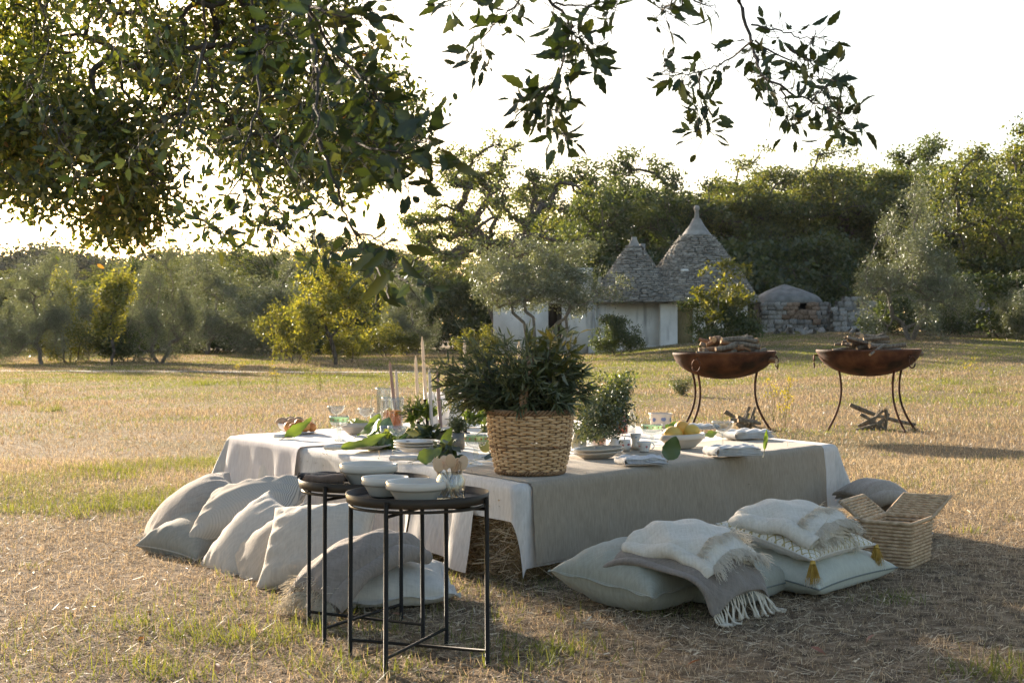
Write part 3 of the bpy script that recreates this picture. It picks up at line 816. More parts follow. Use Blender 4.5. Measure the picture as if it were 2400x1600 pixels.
# ------------------------------------------------------------------ stone hut and dry-stone walls
def rubble_face(root, P0, P1, zb, ztop, mes, rs, hole=None, red=None, size=.26, depth=.35, limit=400, red_mes=None, taper=0.0):
    """lay rough stones on a vertical face from P0 to P1 (2D), ztop may be a function of t"""
    d = np.asarray(P1) - np.asarray(P0); ln = np.linalg.norm(d); d = d / ln
    nrm = np.array([d[1], -d[0]])
    z = zb; cnt = 0
    while True:
        h = size * (.55 + .5 * rs.rand())
        t = -.1 * rs.rand()
        any_ = False
        while t < ln:
            w = size * (.7 + .8 * rs.rand())
            zt = ztop((t + w / 2) / ln) if callable(ztop) else ztop
            if z + h * .6 < zt:
                any_ = True
                tc, zc = t + w / 2, z + h / 2
                if not (hole and hole[0] < tc < hole[1] and hole[2] < zc < hole[3]):
                    rr = red_mes if (red and red(tc, zc)) else mes
                    o = link('stone', rr[rs.randint(6)], root)
                    p = np.asarray(P0) + d * tc + nrm * (rs.normal(0, .03) - taper * (zc - zb))
                    R = np.array([[d[0], -nrm[0], 0], [d[1], -nrm[1], 0], [0, 0, 1]])
                    an = rs.normal(0, .09); ca, sa = math.cos(an), math.sin(an)
                    R = R @ np.array([[ca, 0, -sa], [0, 1, 0], [sa, 0, ca]])
                    sc = np.array([w * .97, depth * (.8 + .4 * rs.rand()), h * (.9 + .25 * rs.rand())])
                    o.matrix_local = Matrix([list(R[k] * sc) + [(p[0], p[1], zc)[k]] for k in range(3)] + [[0, 0, 0, 1]])
                    cnt += 1
            t += w
        z += h * .93
        if not any_ or cnt > limit: break
    return cnt

rsS = np.random.RandomState(12)
RUB, RED = stone_mesh_data(M_RUBBLE, 'rubble'), stone_mesh_data(M_REDST, 'red_rubble')
HY = 63.0
hutx = (1868 - 1200) / F * HY
hz = CAMH - (778 - HZ) / F * HY
hut = thing('stone_hut', 'low dry-stone hut with a grey domed roof right of the trulli', 'hut', (hutx, HY, hz - .15))
def hl(px, py): return S(px, py, HY) - np.array([hutx, HY, hz - .15])
k = HY / F
xl, xr = hl(1785, 700)[0], hl(1936, 700)[0]
ztopw = hl(1868, 706)[2]
win = (hl(1865, 0)[0] - xl, hl(1882, 0)[0] - xl, hl(0, 731)[2], hl(0, 708)[2])
redf = lambda t, z: (hl(1838, 0)[0] - xl < t < hl(1915, 0)[0] - xl) and z > hl(0, 742)[2] - .4 * abs(t - win[0]) 
rubble_face(hut, (xl, 0), (xr, 0), -.1, ztopw, RUB, rsS, hole=win, red=redf, red_mes=RED, size=.27, limit=230)
rubble_face(hut, (xr, 0), (xr + .15, 2.6), -.1, ztopw - .1, RUB, rsS, size=.3, limit=60)
MB().box(((xl + xr) / 2, 1.35, ztopw / 2 - .2), (xr - xl - .15, 2.4, ztopw + .2)).build('wall_core', M_DARK, hut, smooth=False)
# domed roof
nu, nv = 14, 40
P = np.zeros((nu, nv, 3))
for i in range(nu):
    f = i / (nu - 1)
    for j in range(nv):
        a = j / nv * 2 * np.pi
        ca, sa = math.cos(a), math.sin(a)
        ex = (abs(ca) ** 3 + abs(sa) ** 3) ** (-1 / 3) * (1 - .0) * f + (1 - f) * f
        zz = hl(0, 664)[2] - (hl(0, 664)[2] - ztopw - .02) * (f ** .95) + .02 * math.sin(5 * a + 3 * f)
        P[i, j] = ((xl + xr) / 2 + ca * ex * ((xr - xl) / 2 + .02) - .15 * (1 - f), 1.3 + sa * ex * 1.5, zz)
mb = MB().grid(P, wrapv=True)
rim = P[-1]; mb.grid(np.stack([rim, rim - np.array([0, 0, .09])], 0), wrapv=True)
mb.build('roof', m_solid('dark_grey_mortar', (.15, .148, .14), (.25, .245, .23), 3, .95, .7, 20), hut)

def drywall(name, label, px0, px1, py_top, Y, base_py, lim, size=.26, hump=True, n=1):
    X0, X1 = (px0 - 1200) / F * Y, (px1 - 1200) / F * Y
    zb = CAMH - (base_py - HZ) / F * Y
    zt = CAMH - (py_top - HZ) / F * Y - zb
    o = thing(name, label, 'stone wall', ((X0 + X1) / 2, Y, zb))
    hw = (X1 - X0) / 2
    f = (lambda t: zt * (.45 + .55 * math.sin(math.pi * min(max(t, .02), .98)) ** .5)) if hump else zt
    rubble_face(o, (-hw, 0), (hw, .3), -.1, f, RUB, rsS, size=size, limit=lim, taper=.3)
    P = np.zeros((9, 6, 3))
    for i in range(9):
        t = i / 8
        h = (f(t) if callable(f) else f) - .12
        prof = [(.12, -.2), (.12 + .3 * h, h * .7), (.5, h), (.9, h), (1.2, h * .6), (1.4, -.2)]
        for j, (y, z) in enumerate(prof): P[i, j] = (-hw + 2 * hw * t, y + .3 * t, z)
    MB().grid(P[:, ::-1]).build('rubble_core', M_CAP, o)
    return o
drywall('dry_stone_wall', 'tumbled dry-stone wall between the hut and the large olive', 1955, 2075, 690, 61, 775, 90, size=.28)
drywall('dry_stone_wall', 'heaped dry-stone wall right of the large olive', 2180, 2262, 688, 60, 762, 90, size=.24)
# fallen stones on the ground in front of the hut
for i in range(26):
    px, py = 1790 + 260 * rsS.rand(), 784 + 16 * rsS.rand()
    Y = 57 + 5 * rsS.rand(); X = (px - 1200) / F * Y
    o = link('fallen_stone', RUB[rsS.randint(6)], None, (X, Y, float(terrain(X, Y)) + .04))
    s = .1 + .16 * rsS.rand(); o.scale = (s * 1.4, s, s * .7); o.rotation_euler = (rsS.rand(), rsS.rand(), rsS.rand() * 6)
    tag(o, 'pale loose stone fallen on the ground before the hut', 'stone', 'stones fallen in front of the hut')
# pale dead stump at the right
sx, sy = (2300 - 1200) / F * 55, 55.0
sz = CAMH - (752 - HZ) / F * 55
st = thing('dead_stump', 'pale weathered dead tree stump at the right edge of the wood', 'stump', (sx, sy, sz))
mb = MB(); rsx = np.random.RandomState(3)
for i in range(7):
    a = rsx.rand() * 6.28; h = .5 + .75 * rsx.rand()
    mb.tube([(.15 * math.cos(a), .15 * math.sin(a), -.2), (.22 * math.cos(a), .2 * math.sin(a), h * .5), (.1 * math.cos(a + 1) + rsx.normal(0, .12), .1 * math.sin(a), h)], [.16, .1, .02], 6)
mb.build('trunk', m_solid('bleached_wood', (.25, .235, .21), (.42, .40, .37), 6, .9, .6, 25, stretch=(3, 3, .6)), st)
# ------------------------------------------------------------------ the big oak whose boughs hang into the picture
M_OAKN = m_leaf('near_oak_leaf', [(.020, .034, .014), (.032, .05, .018), (.055, .072, .022), (.10, .10, .03)], trans=.24, gloss=.04, rough=.4, obj=True, pos=[0, .5, .85, 1], tcol=(1.5, 1.5, .55))
M_OAKM = m_leaf('mid_oak_leaf', [(.036, .054, .016), (.066, .084, .022), (.12, .128, .034), (.22, .19, .05), (.24, .11, .05)], trans=.54, gloss=.04, rough=.35, pos=[0, .42, .76, .98, 1], tcol=(1.5, 1.5, .45))
M_TWIG = m_solid('oak_twig_bark', (.045, .036, .03), (.09, .075, .06), 12, .9, .5, 50)

def leaf_outline(rs, n=9, teeth=.10, wmax=.36):
    """an oak leaf 1 unit long on +X, wavy edges, bent along the rib"""
    t = np.linspace(0, 1, n)
    w = wmax * .5 * np.sin(np.pi * t ** .8) ** .75 * (1 + teeth * np.where(np.arange(n) % 2, 1, -1))
    w[0] = w[-1] = .008
    bend = -.16 * t ** 2 + rs.normal(0, .03)
    rib = np.stack([t, .05 * np.sin(t * 3 + rs.rand() * 6) * t, bend * t], 1)
    lift = .25 + .25 * rs.rand()
    Lf = rib + np.stack([np.zeros(n), w, w * lift], 1); Rt = rib + np.stack([np.zeros(n), -w, w * lift], 1)
    P = np.stack([Lf, rib, Rt], 1)
    return P
rsN = np.random.RandomState(77)
NEAR_LEAF = []
for i in range(6):
    mb = MB().grid(leaf_outline(rsN, teeth=.12, wmax=.30 + .08 * rsN.rand()))
    NEAR_LEAF.append((np.concatenate(mb.v), mb.f[4][0]))
NEAR_ME = [np_mesh(f'oak_leaf_{i}', v, f, M_OAKN) for i, (v, f) in enumerate(NEAR_LEAF)]

TRX, TRY = -6.4, 8.2
oak = thing('oak_tree', 'large old oak whose leafy boughs hang into the top of the picture', 'tree', (TRX, TRY, 0))
O0 = np.array([TRX, TRY, 0])
tp = np.array([[0, 0, -.2], [.05, .02, .6], [.12, -.05, 1.4], [.25, -.1, 2.3], [.5, -.1, 3.1]])
MB().tube(tp, [.42, .33, .29, .27, .24], 12).build('trunk', M_BARK, oak)
def bough(pts, r0, r1):
    pts = np.array(pts, float) - O0
    t = np.linspace(0, 1, 14); q = np.linspace(0, 1, len(pts))
    P = np.stack([np.interp(t, q, pts[:, k]) for k in range(3)], 1) + np.stack([.05 * np.sin(9 * t + k) * t for k in range(3)], 1)
    return MB().tube(P, np.linspace(r0, r1, 14), 7).build('bough', M_BARK, oak)
bough([O0 + (.3, 0, 2.4), (-4.2, 6.2, 3.3), (-2.0, 4.0, 3.0), (-.6, 3.2, 2.35), (.8, 3.4, 2.3), (2.0, 3.8, 2.4)], .15, .02)
bough([O0 + (.3, 0, 2.3), (-5.0, 9.5, 3.7), (-3.4, 10.8, 4.3), (-1.8, 11.4, 4.3), (-.9, 11.6, 4.0)], .12, .02)
bough([O0 + (.4, 0, 2.9), (-5.0, 8.4, 4.1), (-3.6, 8.6, 4.4), (-2.2, 8.8, 4.1)], .15, .02)
bough([O0 + (.2, .1, 2.1), (-5.6, 10.5, 3.2), (-4.4, 12.0, 4.2), (-3.2, 12.6, 4.4)], .10, .02)

# leaf mass at 9 to 13 m: twigs and many leaves, hanging lowest in the middle
def mass():
    rs = np.random.RandomState(31)
    # lower outline of the mass in the photo (column, row)
    ox = np.array([-700, -300, 0, 60, 130, 200, 240, 300, 350, 420, 470, 530, 600, 660, 720, 770, 830, 900, 940, 975, 990])
    oy = np.array([480, 490, 500, 505, 490, 505, 570, 600, 570, 565, 590, 570, 560, 540, 470, 430, 430, 380, 330, 250, 140])
    T = []
    K = 0
    while K < 150:
        px = rs.uniform(-90, 985); py = rs.uniform(-430, 640) if K > 40 else rs.uniform(250, 640)
        lo = np.interp(px, ox, oy)
        if py > lo - 40: continue
        if px > 800 and py < 60 + (px - 800) * .9: continue
        Y = rs.uniform(9.2, 12.8)
        if py < 220 and rs.rand() < .35: Y = rs.uniform(13, 17)
        gap = wob(px * .011, py * .011, 41)
        if gap > (.85 if py < 200 else .42): continue
        c = S(px, py, Y); r = rs.uniform(.22, .42) * (Y / 11)
        for _ in range(rs.randint(7, 12)):
            q = rs.normal(0, 1, 3); q *= r * rs.rand() ** .4 / np.linalg.norm(q) * np.array([1, 1, .75])
            T.append(c + q + np.array([0, 0, -.05]))
        K += 1
    while len(T) < 1750:
        px = rs.uniform(-90, 985); py = rs.uniform(-300, 620)
        lo = np.interp(px, ox, oy)
        if py > lo - 10 or (px > 820 and py < 20 + (px - 820) * .9): continue
        if wob(px * .011, py * .011, 41) > .3 and rs.rand() < .75: continue
        T.append(S(px, py, rs.uniform(9.2, 12.8)))
    T = np.array(T) - O0
    tr = [np.array([2.6, .6, 3.8]) - 0 * O0, np.array([3.2, 1.2, 3.7]), np.array([4.2, 2.2, 3.4])]
    nodes, par, r = skeleton(rs, tr, T, jit=.10)
    r = np.clip(r * .012 / np.median(r[r > 0]) * .35, .0022, .022)
    w = wood(nodes, par, r, None, '', sides=4)
    w.build('twigs', M_TWIG, oak)
    per = 30
    n = len(T) * per
    # leaves in rosettes along each twig end
    b = np.repeat(T, per, 0) + rs.normal(0, 1, (n, 3)) * np.array([.085, .10, .07])
    d = rs.normal(0, 1, (n, 3)); d[:, 2] -= .35; d /= np.linalg.norm(d, axis=1, keepdims=True)
    nr = rs.normal(0, 1, (n, 3)) + np.array([0, 0, .8])
    s = np.cross(d, nr); s /= np.linalg.norm(s, axis=1, keepdims=True); nn = np.cross(s, d)
    ln = (.046 + .036 * rs.rand(n))[:, None]; wd = ln * (.36 + .14 * rs.rand(n)[:, None])
    pts = [b, b + d * ln * .3 + s * wd * .48 + nn * wd * .15, b + d * ln * .7 + s * wd * .42 + nn * wd * .15, b + d * ln, b + d * ln * .7 - s * wd * .42 + nn * wd * .15, b + d * ln * .3 - s * wd * .48 + nn * wd * .15]
    V = np.stack(pts, 1).reshape(-1, 3); I = np.arange(n * 6).reshape(n, 6)
    o = link('crown', np_mesh('oak_crown', V, [I[:, [0, 1, 2, 3]], I[:, [0, 3, 4, 5]]], M_OAKM, False), oak)
mass()

def spray(Y0, paths, nleaf, ln, seed, single=True, spread=1.0, jy=.25, more=0):
    """a hanging branch: pixel polylines at about Y0 metres; leaves sit along them"""
    rs = np.random.RandomState(seed)
    mb = MB(); anchors = []
    for path in paths:
        rr, pts = path[0], path[1:]
        y = Y0 + rs.normal(0, jy * .4)
        P = np.array([S(px, py, y + jy * math.sin(i * 1.3 + seed)) for i, (px, py) in enumerate(pts)]) - O0
        t = np.linspace(0, 1, 4 * len(P)); q = np.linspace(0, 1, len(P))
        P = np.stack([np.interp(t, q, P[:, k]) for k in range(3)], 1) + rs.normal(0, .0025, (len(t), 3))
        mb.tube(P, np.linspace(rr, rr * .35, len(P)), 5)
        lead = path[0] > .0045
        seg = P[len(P) // 2:] if lead else P[1:]
        anchors += [(p, unit(P[min(i + 1, len(P) - 1)] - P[i - 1])) for i, p in enumerate(seg) for _ in range(1)]
    rest = MB(); own = []
    for i in range(nleaf + more):
        p, dr = anchors[rs.randint(len(anchors))]
        p = p + rs.normal(0, .012, 3) * spread
        # a short side twig then the leaf
        side = unit(rs.normal(0, 1, 3)); 
        q = p + unit(side + dr * .6 + np.array([0, 0, -.35])) * (.012 + .035 * rs.rand() * spread)
        d = unit(side * 1.1 + dr * .5 + np.array([0, 0, -.22]))
        nrm = unit(np.cross(d, rs.normal(0, 1, 3)))
        s = np.cross(nrm, d)
        L_ = ln * (.6 + .65 * rs.rand()); Wd = L_ * (.9 + .5 * rs.rand())
        R = np.stack([d * L_, s * Wd, nrm * L_], 1)
        mb.tube([p, q], [.0011, .0009], 3, cap=False)
        if single and i < nleaf:
            own.append((rs.randint(6), Matrix([list(R[k]) + [q[k]] for k in range(3)] + [[0, 0, 0, 1]])))
        else:
            v, f = NEAR_LEAF[rs.randint(6)]
            rest.add(v @ R.T + q, f)
    br = mb.build('hanging_branch', M_TWIG, oak)
    for v_, M_ in own:
        o = link('leaf', NEAR_ME[v_], br); o.matrix_local = M_
    if rest.n:
        o = rest.build('leaves', m_near2, br); o['kind'] = 'stuff'
    return br
m_near2 = m_leaf('near_oak_leaf_mass', [(.020, .034, .014), (.032, .05, .018), (.06, .075, .022), (.10, .10, .03)], trans=.26, gloss=.04, rough=.4, pos=[0, .5, .85, 1], tcol=(1.5, 1.5, .55))
T_, t_ = .006, .0028
spray(2.8, [(T_, (690, -160), (730, 60), (742, 300), (790, 450), (815, 520)), (t_, (815, 520), (850, 590), (890, 640), (915, 700)), (t_, (830, 545), (880, 560), (930, 580)), (t_, (880, 630), (930, 650), (970, 670))], 36, .056, 1, more=16)
spray(2.9, [(T_, (730, 40), (745, 180), (742, 300)), (t_, (744, 290), (820, 330), (900, 350), (1030, 375)), (t_, (880, 340), (930, 390), (960, 440)), (t_, (900, 350), (960, 330), (1010, 330))], 58, .05, 2, more=90)
spray(3.0, [(T_, (640, -120), (720, 10), (780, 120), (850, 180)), (t_, (700, 20), (640, 90), (590, 170)), (t_, (770, 120), (730, 200), (690, 260)), (t_, (720, 10), (800, 40), (880, 20)), (t_, (800, 140), (870, 200), (900, 260))], 62, .05, 3, more=150)
spray(3.2, [(T_, (1180, -160), (1240, -40), (1330, 40), (1350, 130)), (t_, (1340, 60), (1310, 180), (1285, 240), (1300, 290), (1330, 330)), (t_, (1240, -20), (1180, 40), (1130, 90), (1120, 150)), (t_, (1330, 60), (1370, 110), (1390, 150)), (t_, (1290, 10), (1370, 10), (1450, 30)), (t_, (1290, 200), (1250, 230), (1230, 260)), (t_, (1230, -40), (1100, -10), (1000, 20))], 92, .047, 4, more=150)
spray(3.3, [(T_, (1560, -180), (1600, -60), (1600, 20)), (t_, (1590, -20), (1560, 20), (1540, 40)), (t_, (1600, -20), (1640, 10), (1680, 20))], 22, .044, 5, more=20)
spray(3.5, [(.0065, (1700, -140), (1730, 0), (1762, 90), (1775, 160), (1800, 190)), (.0035, (1790, 180), (1850, 215), (1915, 245), (1960, 262), (1990, 268)), (t_, (1765, 95), (1710, 140), (1670, 160), (1610, 175), (1560, 165)), (t_, (1765, 60), (1830, 75), (1880, 90), (1930, 90)),
             (t_, (1850, 110), (1900, 150), (1960, 170)), (t_, (1640, 170), (1640, 220), (1650, 260), (1640, 310)), (t_, (1770, 100), (1850, 140), (1900, 180), (1960, 190)), (t_, (1900, 235), (1940, 200), (1975, 210)), (t_, (1830, 205), (1850, 250), (1870, 290)), (t_, (1940, 250), (1960, 285), (1975, 310))], 128, .040, 6, more=210)
# darker leaves a little farther back on the left
spray(4.4, [(T_, (560, -200), (600, 60), (610, 240), (560, 380), (580, 470)), (t_, (600, 260), (660, 360), (720, 440), (760, 490)), (t_, (580, 400), (520, 480), (480, 520), (500, 560)), (t_, (600, 420), (660, 500), (720, 540), (770, 580)), (t_, (590, 300), (520, 330), (450, 330)), (t_, (610, 440), (630, 520), (650, 580)), (T_, (460, -200), (480, 100), (440, 260), (420, 300)), (t_, (300, -40), (360, 80), (420, 180)), (t_, (200, -60), (250, 60), (290, 160)), (t_, (80, -40), (120, 90), (90, 200)), (t_, (420, 240), (330, 330), (300, 380)), (t_, (60, 180), (130, 300), (180, 390))], 620, .045, 7, single=False, spread=2.4)
# ------------------------------------------------------------------ table of straw bales under cloths
M_WHITE = m_cloth('white_linen', (.74, .71, .67), (.60, .57, .53), trans=.14)
M_WHITE2 = m_cloth('lilac_white_linen', (.74, .71, .72), (.64, .60, .61), trans=.14, streak=(30, 5, 5))
M_LINEN = m_cloth('grey_herringbone_linen', (.40, .325, .24), (.30, .245, .18), trans=.10, weave=260)
M_BALE = m_solid('straw_bale', (.16, .10, .045), (.40, .29, .13), 30, .95, 1.0, 70, stretch=(1, 6, 6))
M_TWINE = m_solid('twine', (.45, .36, .22), rough=.9)

def T(px, py, dz=0.0):
    """photo pixel on the table top -> world point"""
    p = SZ(px, py, ZT + dz); return p

def bale(a0, a1, b0, b1, label):
    """bale filling table coordinates a (along AB) and b (along AC)"""
    c = A + EA * (a0 + a1) / 2 + EB * (b0 + b1) / 2
    z0 = float(terrain(c[0], c[1])) - .01
    o = thing('straw_bale', label, 'straw bale', (c[0], c[1], z0), 'straw bales carrying the table')
    rs = np.random.RandomState(int(a0 * 100 + b0 * 1000) % 9999)
    H = ZT - .035
    ha, hb = (a1 - a0) / 2 - .02, (b1 - b0) / 2 - .02
    Pt = lambda a, b, z: np.array([*(EA * a + EB * b), z])
    # sides and top as bumpy grids
    mb = MB()
    def face(f, nu, nv):
        P = np.zeros((nu, nv, 3))
        for i in range(nu):
            for j in range(nv):
                P[i, j] = f(i / (nu - 1) * 2 - 1, j / (nv - 1))
        P[1:-1, 1:-1] += rs.normal(0, .006, (nu - 2, nv - 2, 3)); mb.grid(P)
    face(lambda u, v: Pt(ha * u, -hb, H * v), 20, 10); face(lambda u, v: Pt(-ha, -hb * u, H * v), 14, 10)
    face(lambda u, v: Pt(ha, hb * u, H * v), 14, 10); face(lambda u, v: Pt(-ha * u, hb, H * v), 20, 10)
    face(lambda u, v: Pt(ha * u, hb * (2 * v - 1), H), 14, 10)
    body = mb.build('bale_body', M_BALE, o)
    # straw ends sticking out of the two outer faces
    n = 1500
    V = []
    for k, (nrm, base, along, hl_) in enumerate([(NAB, -hb * EB, EA, ha), (NAC, -ha * EA, EB, hb)]):
        t = (rs.rand(n) * 2 - 1) * hl_; z = rs.rand(n) * H
        b = np.stack([base[0] + along[0] * t, base[1] + along[1] * t, z], -1) + np.array([*nrm, 0]) * .004
        d = np.stack([along[0] * rs.normal(0, 1, n) + nrm[0] * .1, along[1] * rs.normal(0, 1, n) + nrm[1] * .1, rs.normal(0, .45, n)], -1); d /= np.linalg.norm(d, axis=1, keepdims=True)
        ln = (.03 + .07 * rs.rand(n))[:, None]
        s = np.cross(d, np.array([*nrm, 0])); s /= np.linalg.norm(s, axis=1, keepdims=True); w = .0016
        V.append(np.stack([b - s * w, b + s * w, b + d * ln + s * w, b + d * ln - s * w], 1).reshape(-1, 3))
    V = np.concatenate(V)
    st = link('straw_ends', np_mesh('straw_ends', V, np.arange(len(V)).reshape(-1, 4), M_STRAW, False), o); st['kind'] = 'stuff'
    for f in (-.45, .45):
        pts = [Pt(ha * f, -hb - .006, z) for z in np.linspace(0.01, H, 5)] + [Pt(ha * f, b, H + .006) for b in (-hb, 0, hb)]
        MB().tube(pts, .0035, 5).build('twine', M_TWINE, o)
    return o
h3, h4 = LB / 4, LA / 3
bale(0.03, .9, 0.03, .48, 'straw bale at the near corner, showing between the hanging cloths')
bale(.92, 1.8, 0.03, .48, 'straw bale under the middle of the grey linen')
bale(1.82, LA - .03, 0.03, .48, 'straw bale under the right end of the grey linen')
bale(0.03, .6, .5, 1.4, 'straw bale on the left side behind the slit in the white cloth')
bale(0.03, .6, 1.42, 2.3, 'straw bale on the left side behind the heap of cushions')
bale(0.03, .6, 2.32, LB - .03, 'straw bale at the far left corner, glowing orange below the cloth')
def cloth(name, label, a0, a1, b0, b1, lay, mat, fold=.05, flare=.06, seed=1, k=14.0, step=.022, wav=0.0, wrinkle=.0035, r=.03, edgewave=0.0, iron=0.0, endflare=0.0):
    """a cloth lying on the table; whatever passes an edge hangs down in folds"""
    na, nb = int((a1 - a0) / step) + 2, int((b1 - b0) / step) + 2
    a, b = np.meshgrid(np.linspace(a0, a1, na), np.linspace(b0, b1, nb), indexing='ij')
    if edgewave:
        a = a + edgewave * np.where(a < 0, -a / max(-a0, .01), 0) * np.sin(b * 3.1 + seed)
    oa = np.where(a < 0, -a, np.where(a > LA, a - LA, 0)); ob = np.where(b < 0, -b, np.where(b > LB, b - LB, 0))
    sa = np.where(a < 0, 1.0, -1.0); sb = np.where(b < 0, 1.0, -1.0)
    h = np.hypot(oa, ob)
    na_ = np.array([*NAC]); nb_ = np.array([*NAB])
    dx = oa * sa * na_[0] + ob * sb * nb_[0]; dy = oa * sa * na_[1] + ob * sb * nb_[1]
    dl = np.hypot(dx, dy) + 1e-9; dx, dy = dx / dl, dy / dl
    ca, cb = np.clip(a, 0, LA), np.clip(b, 0, LB)
    th = np.clip(h / r, 0, np.pi / 2)
    out = r * np.sin(th); drop = r * (1 - np.cos(th)) + np.clip(h - r * np.pi / 2, 0, None)
    s = cb * (oa > 0) + ca * (ob > 0)
    hh = np.clip(h - r, 0, None)
    fo = (np.sin(k * s + 1.7 * np.sin(2.3 * s + seed) + seed) + .5 * np.sin(2.3 * k * s + seed * 2 + 2 * hh))
    out = out + hh * (flare + fold * fo) + .010 * lay + .006 * np.clip(fo, -1, 1) * (hh > 0) * np.clip(hh * 8, 0, 1)
    if iron: out = out + iron * np.exp(-(((s + .15) % .46 - .23) / .012) ** 2) * (hh > 0)
    out = out + endflare * hh * (a > LA) + endflare * hh * (b > LB)
    wr = wrinkle * (wob(a * 9, b * 9, seed, 6) + .7 * wob(a * 26, b * 8, seed + 1, 6)) * (1 - np.clip(h * 12, 0, 1))
    out = out + .004 * wob(a * 22, b * 22, seed + 5, 6) * np.clip(hh * 10, 0, 1)
    out = np.maximum(out, .004 + .010 * lay) * (h > 0)
    z = ZT - drop + .005 * wob(ca * 2.4, cb * 2.4, 99) - .0015 + .0045 * lay + .004 + np.maximum(wr, -.001) * np.where(h > 0, .3, 1)
    z = np.maximum(z, .012 + .004 * lay)
    X = A[0] + EA[0] * ca + EB[0] * cb + dx * out; Y = A[1] + EA[1] * ca + EB[1] * cb + dy * out
    o = MB().grid(np.stack([X - A[0], Y - A[1], z - ZT], -1)).build(name, mat, None, loc=(*A, ZT))
    return tag(o, label, 'tablecloth')
cloth('tablecloth', 'white linen tablecloth hanging down the left side behind the cushions', -.40, .95, .83, LB + .34, 0, M_WHITE, fold=.07, flare=.08, seed=2, k=9, endflare=.35)
cloth('tablecloth', 'white cloth panel hanging to a point near the front corner', -.385, .9, .27, .81, 0, M_WHITE, fold=.05, flare=.16, seed=5, k=11, edgewave=.04)
cloth('tablecloth', 'white cloth wrapped over the near corner of the table', -.17, .30, -.355, .9, 1, M_WHITE, fold=.012, flare=.03, seed=8, k=12)
cloth('tablecloth', 'white cloth covering the far right of the table and hanging at the right end', .8, LA + .34, .06, LB + .1, 1, M_WHITE, fold=.06, flare=.10, seed=9, k=10, endflare=.22)
cloth('tablecloth', 'narrow white cloth hanging at the right front corner', LA - .5, LA + .34, -.36, .5, 1, M_WHITE, fold=.012, flare=.03, seed=14, k=12, endflare=.32)
cloth('table_runner', 'grey-beige herringbone linen cloth hanging down the front', .03, LA - .16, -.345, .62, 2, M_LINEN, fold=.032, flare=.04, seed=3, k=4.2, iron=.006)
cloth('table_runner', 'pale lilac-white cloth hanging over the far left end', -.30, .62, 2.12, 3.12, 2, M_WHITE2, fold=.035, flare=.12, seed=4, k=8, edgewave=-.04)

# ------------------------------------------------------------------ tableware
M_CER = m_solid('cream_glazed_ceramic', (.66, .61, .54), (.56, .51, .44), 5, .28, spec=.5, coat=.3)
M_CERB = m_solid('beige_stoneware', (.52, .46, .39), (.42, .37, .31), 6, .45, .15, 40)
M_CERW = m_solid('white_porcelain', (.76, .75, .73), rough=.2, spec=.5, coat=.4)
M_GLASS = m_glass('clear_glass')
M_GREENB = m_leaf('green_painted_band', [(.25, .42, .24), (.34, .50, .30)], trans=.45, gloss=.12, rough=.1, tcol=(1, 1, .9))
M_JUICE = m_solid('orange_juice', (.72, .29, .035), rough=.25, trans=.35)
M_LEMON = m_solid('lemon_skin', (.78, .52, .09), (.70, .50, .14), 12, .45, .3, 90, trans=.1)
M_PEEL = m_solid('orange_brown_crust', (.52, .15, .035), (.66, .30, .09), 14, .5, .4, 40)
M_BREAD = m_solid('brown_bread_crust', (.36, .22, .12), (.50, .35, .22), 18, .8, .5, 60)
M_TLEAF = m_leaf('large_table_leaf', [(.05, .10, .018), (.09, .15, .025), (.13, .19, .035)], trans=.5, gloss=.06, obj=True, tcol=(1.4, 1.3, .4))
M_DLEAF = m_leaf('dark_table_leaf', [(.02, .045, .018), (.035, .065, .025)], trans=.3, gloss=.10, obj=True)
M_NAP = m_cloth('napkin_linen', (.74, .72, .68), (.62, .60, .57), streak=(4, 90, 4), trans=.1)
M_WAXB, M_WAXM, M_WAXG = m_solid('cream_wax', (.74, .60, .45), rough=.4, trans=.2), m_solid('mauve_brown_wax', (.32, .20, .16), rough=.4, trans=.1), m_solid('grey_wax', (.55, .50, .45), rough=.4, trans=.15)
M_BLACK = m_solid('black_metal', (.014, .012, .010), (.022, .019, .015), 9, .6, spec=.2)
M_BRONZE = m_solid('dark_bronze_lacquer', (.030, .023, .016), (.042, .033, .023), 6, .5, spec=.25)

def lathe_thing(name, label, cat, p, prof, mat, n=36, group=None, sx=1, sy=1, tilt=None, part=None):
    t = thing(name, label, cat, p, group)
    if tilt: t.rotation_euler = tilt
    MB().lathe(prof, n, sx=sx, sy=sy).build(part or 'body', mat, t)
    return t
def bowl_prof(r, h, foot=.5, th=.006, lip=.012):
    return [(.001, .004), (r * foot * .9, .004), (r * foot, 0), (r * foot + .004, .004), (r * .86, h * .50), (r * .90, h * .58), (r * .985, h * .62), (r, h * .68), (r, h * .96), (r - th * .5, h), (r - th, h * .97), (r - th - .004, h * .66), (r * .82, h * .5), (r * foot, h * .16), (.001, h * .13)]
def soft_bowl(r, h, foot=.45, th=.005):
    return [(.001, .003), (r * foot, .003), (r * foot, 0), (r * foot + .004, .004), (r * .8, h * .35), (r * .97, h * .8), (r, h), (r - th, h), (r - th * 1.6, h * .78), (r * .74, h * .36), (r * foot, h * .12), (.001, h * .1)]
def plate_prof(r, h=.022):
    return [(.001, .003), (r * .58, .003), (r * .60, 0), (r * .63, .003), (r * .8, h * .55), (r, h * .9), (r, h), (r * .97, h), (r * .78, h * .62), (r * .62, h * .34), (.001, h * .3)]
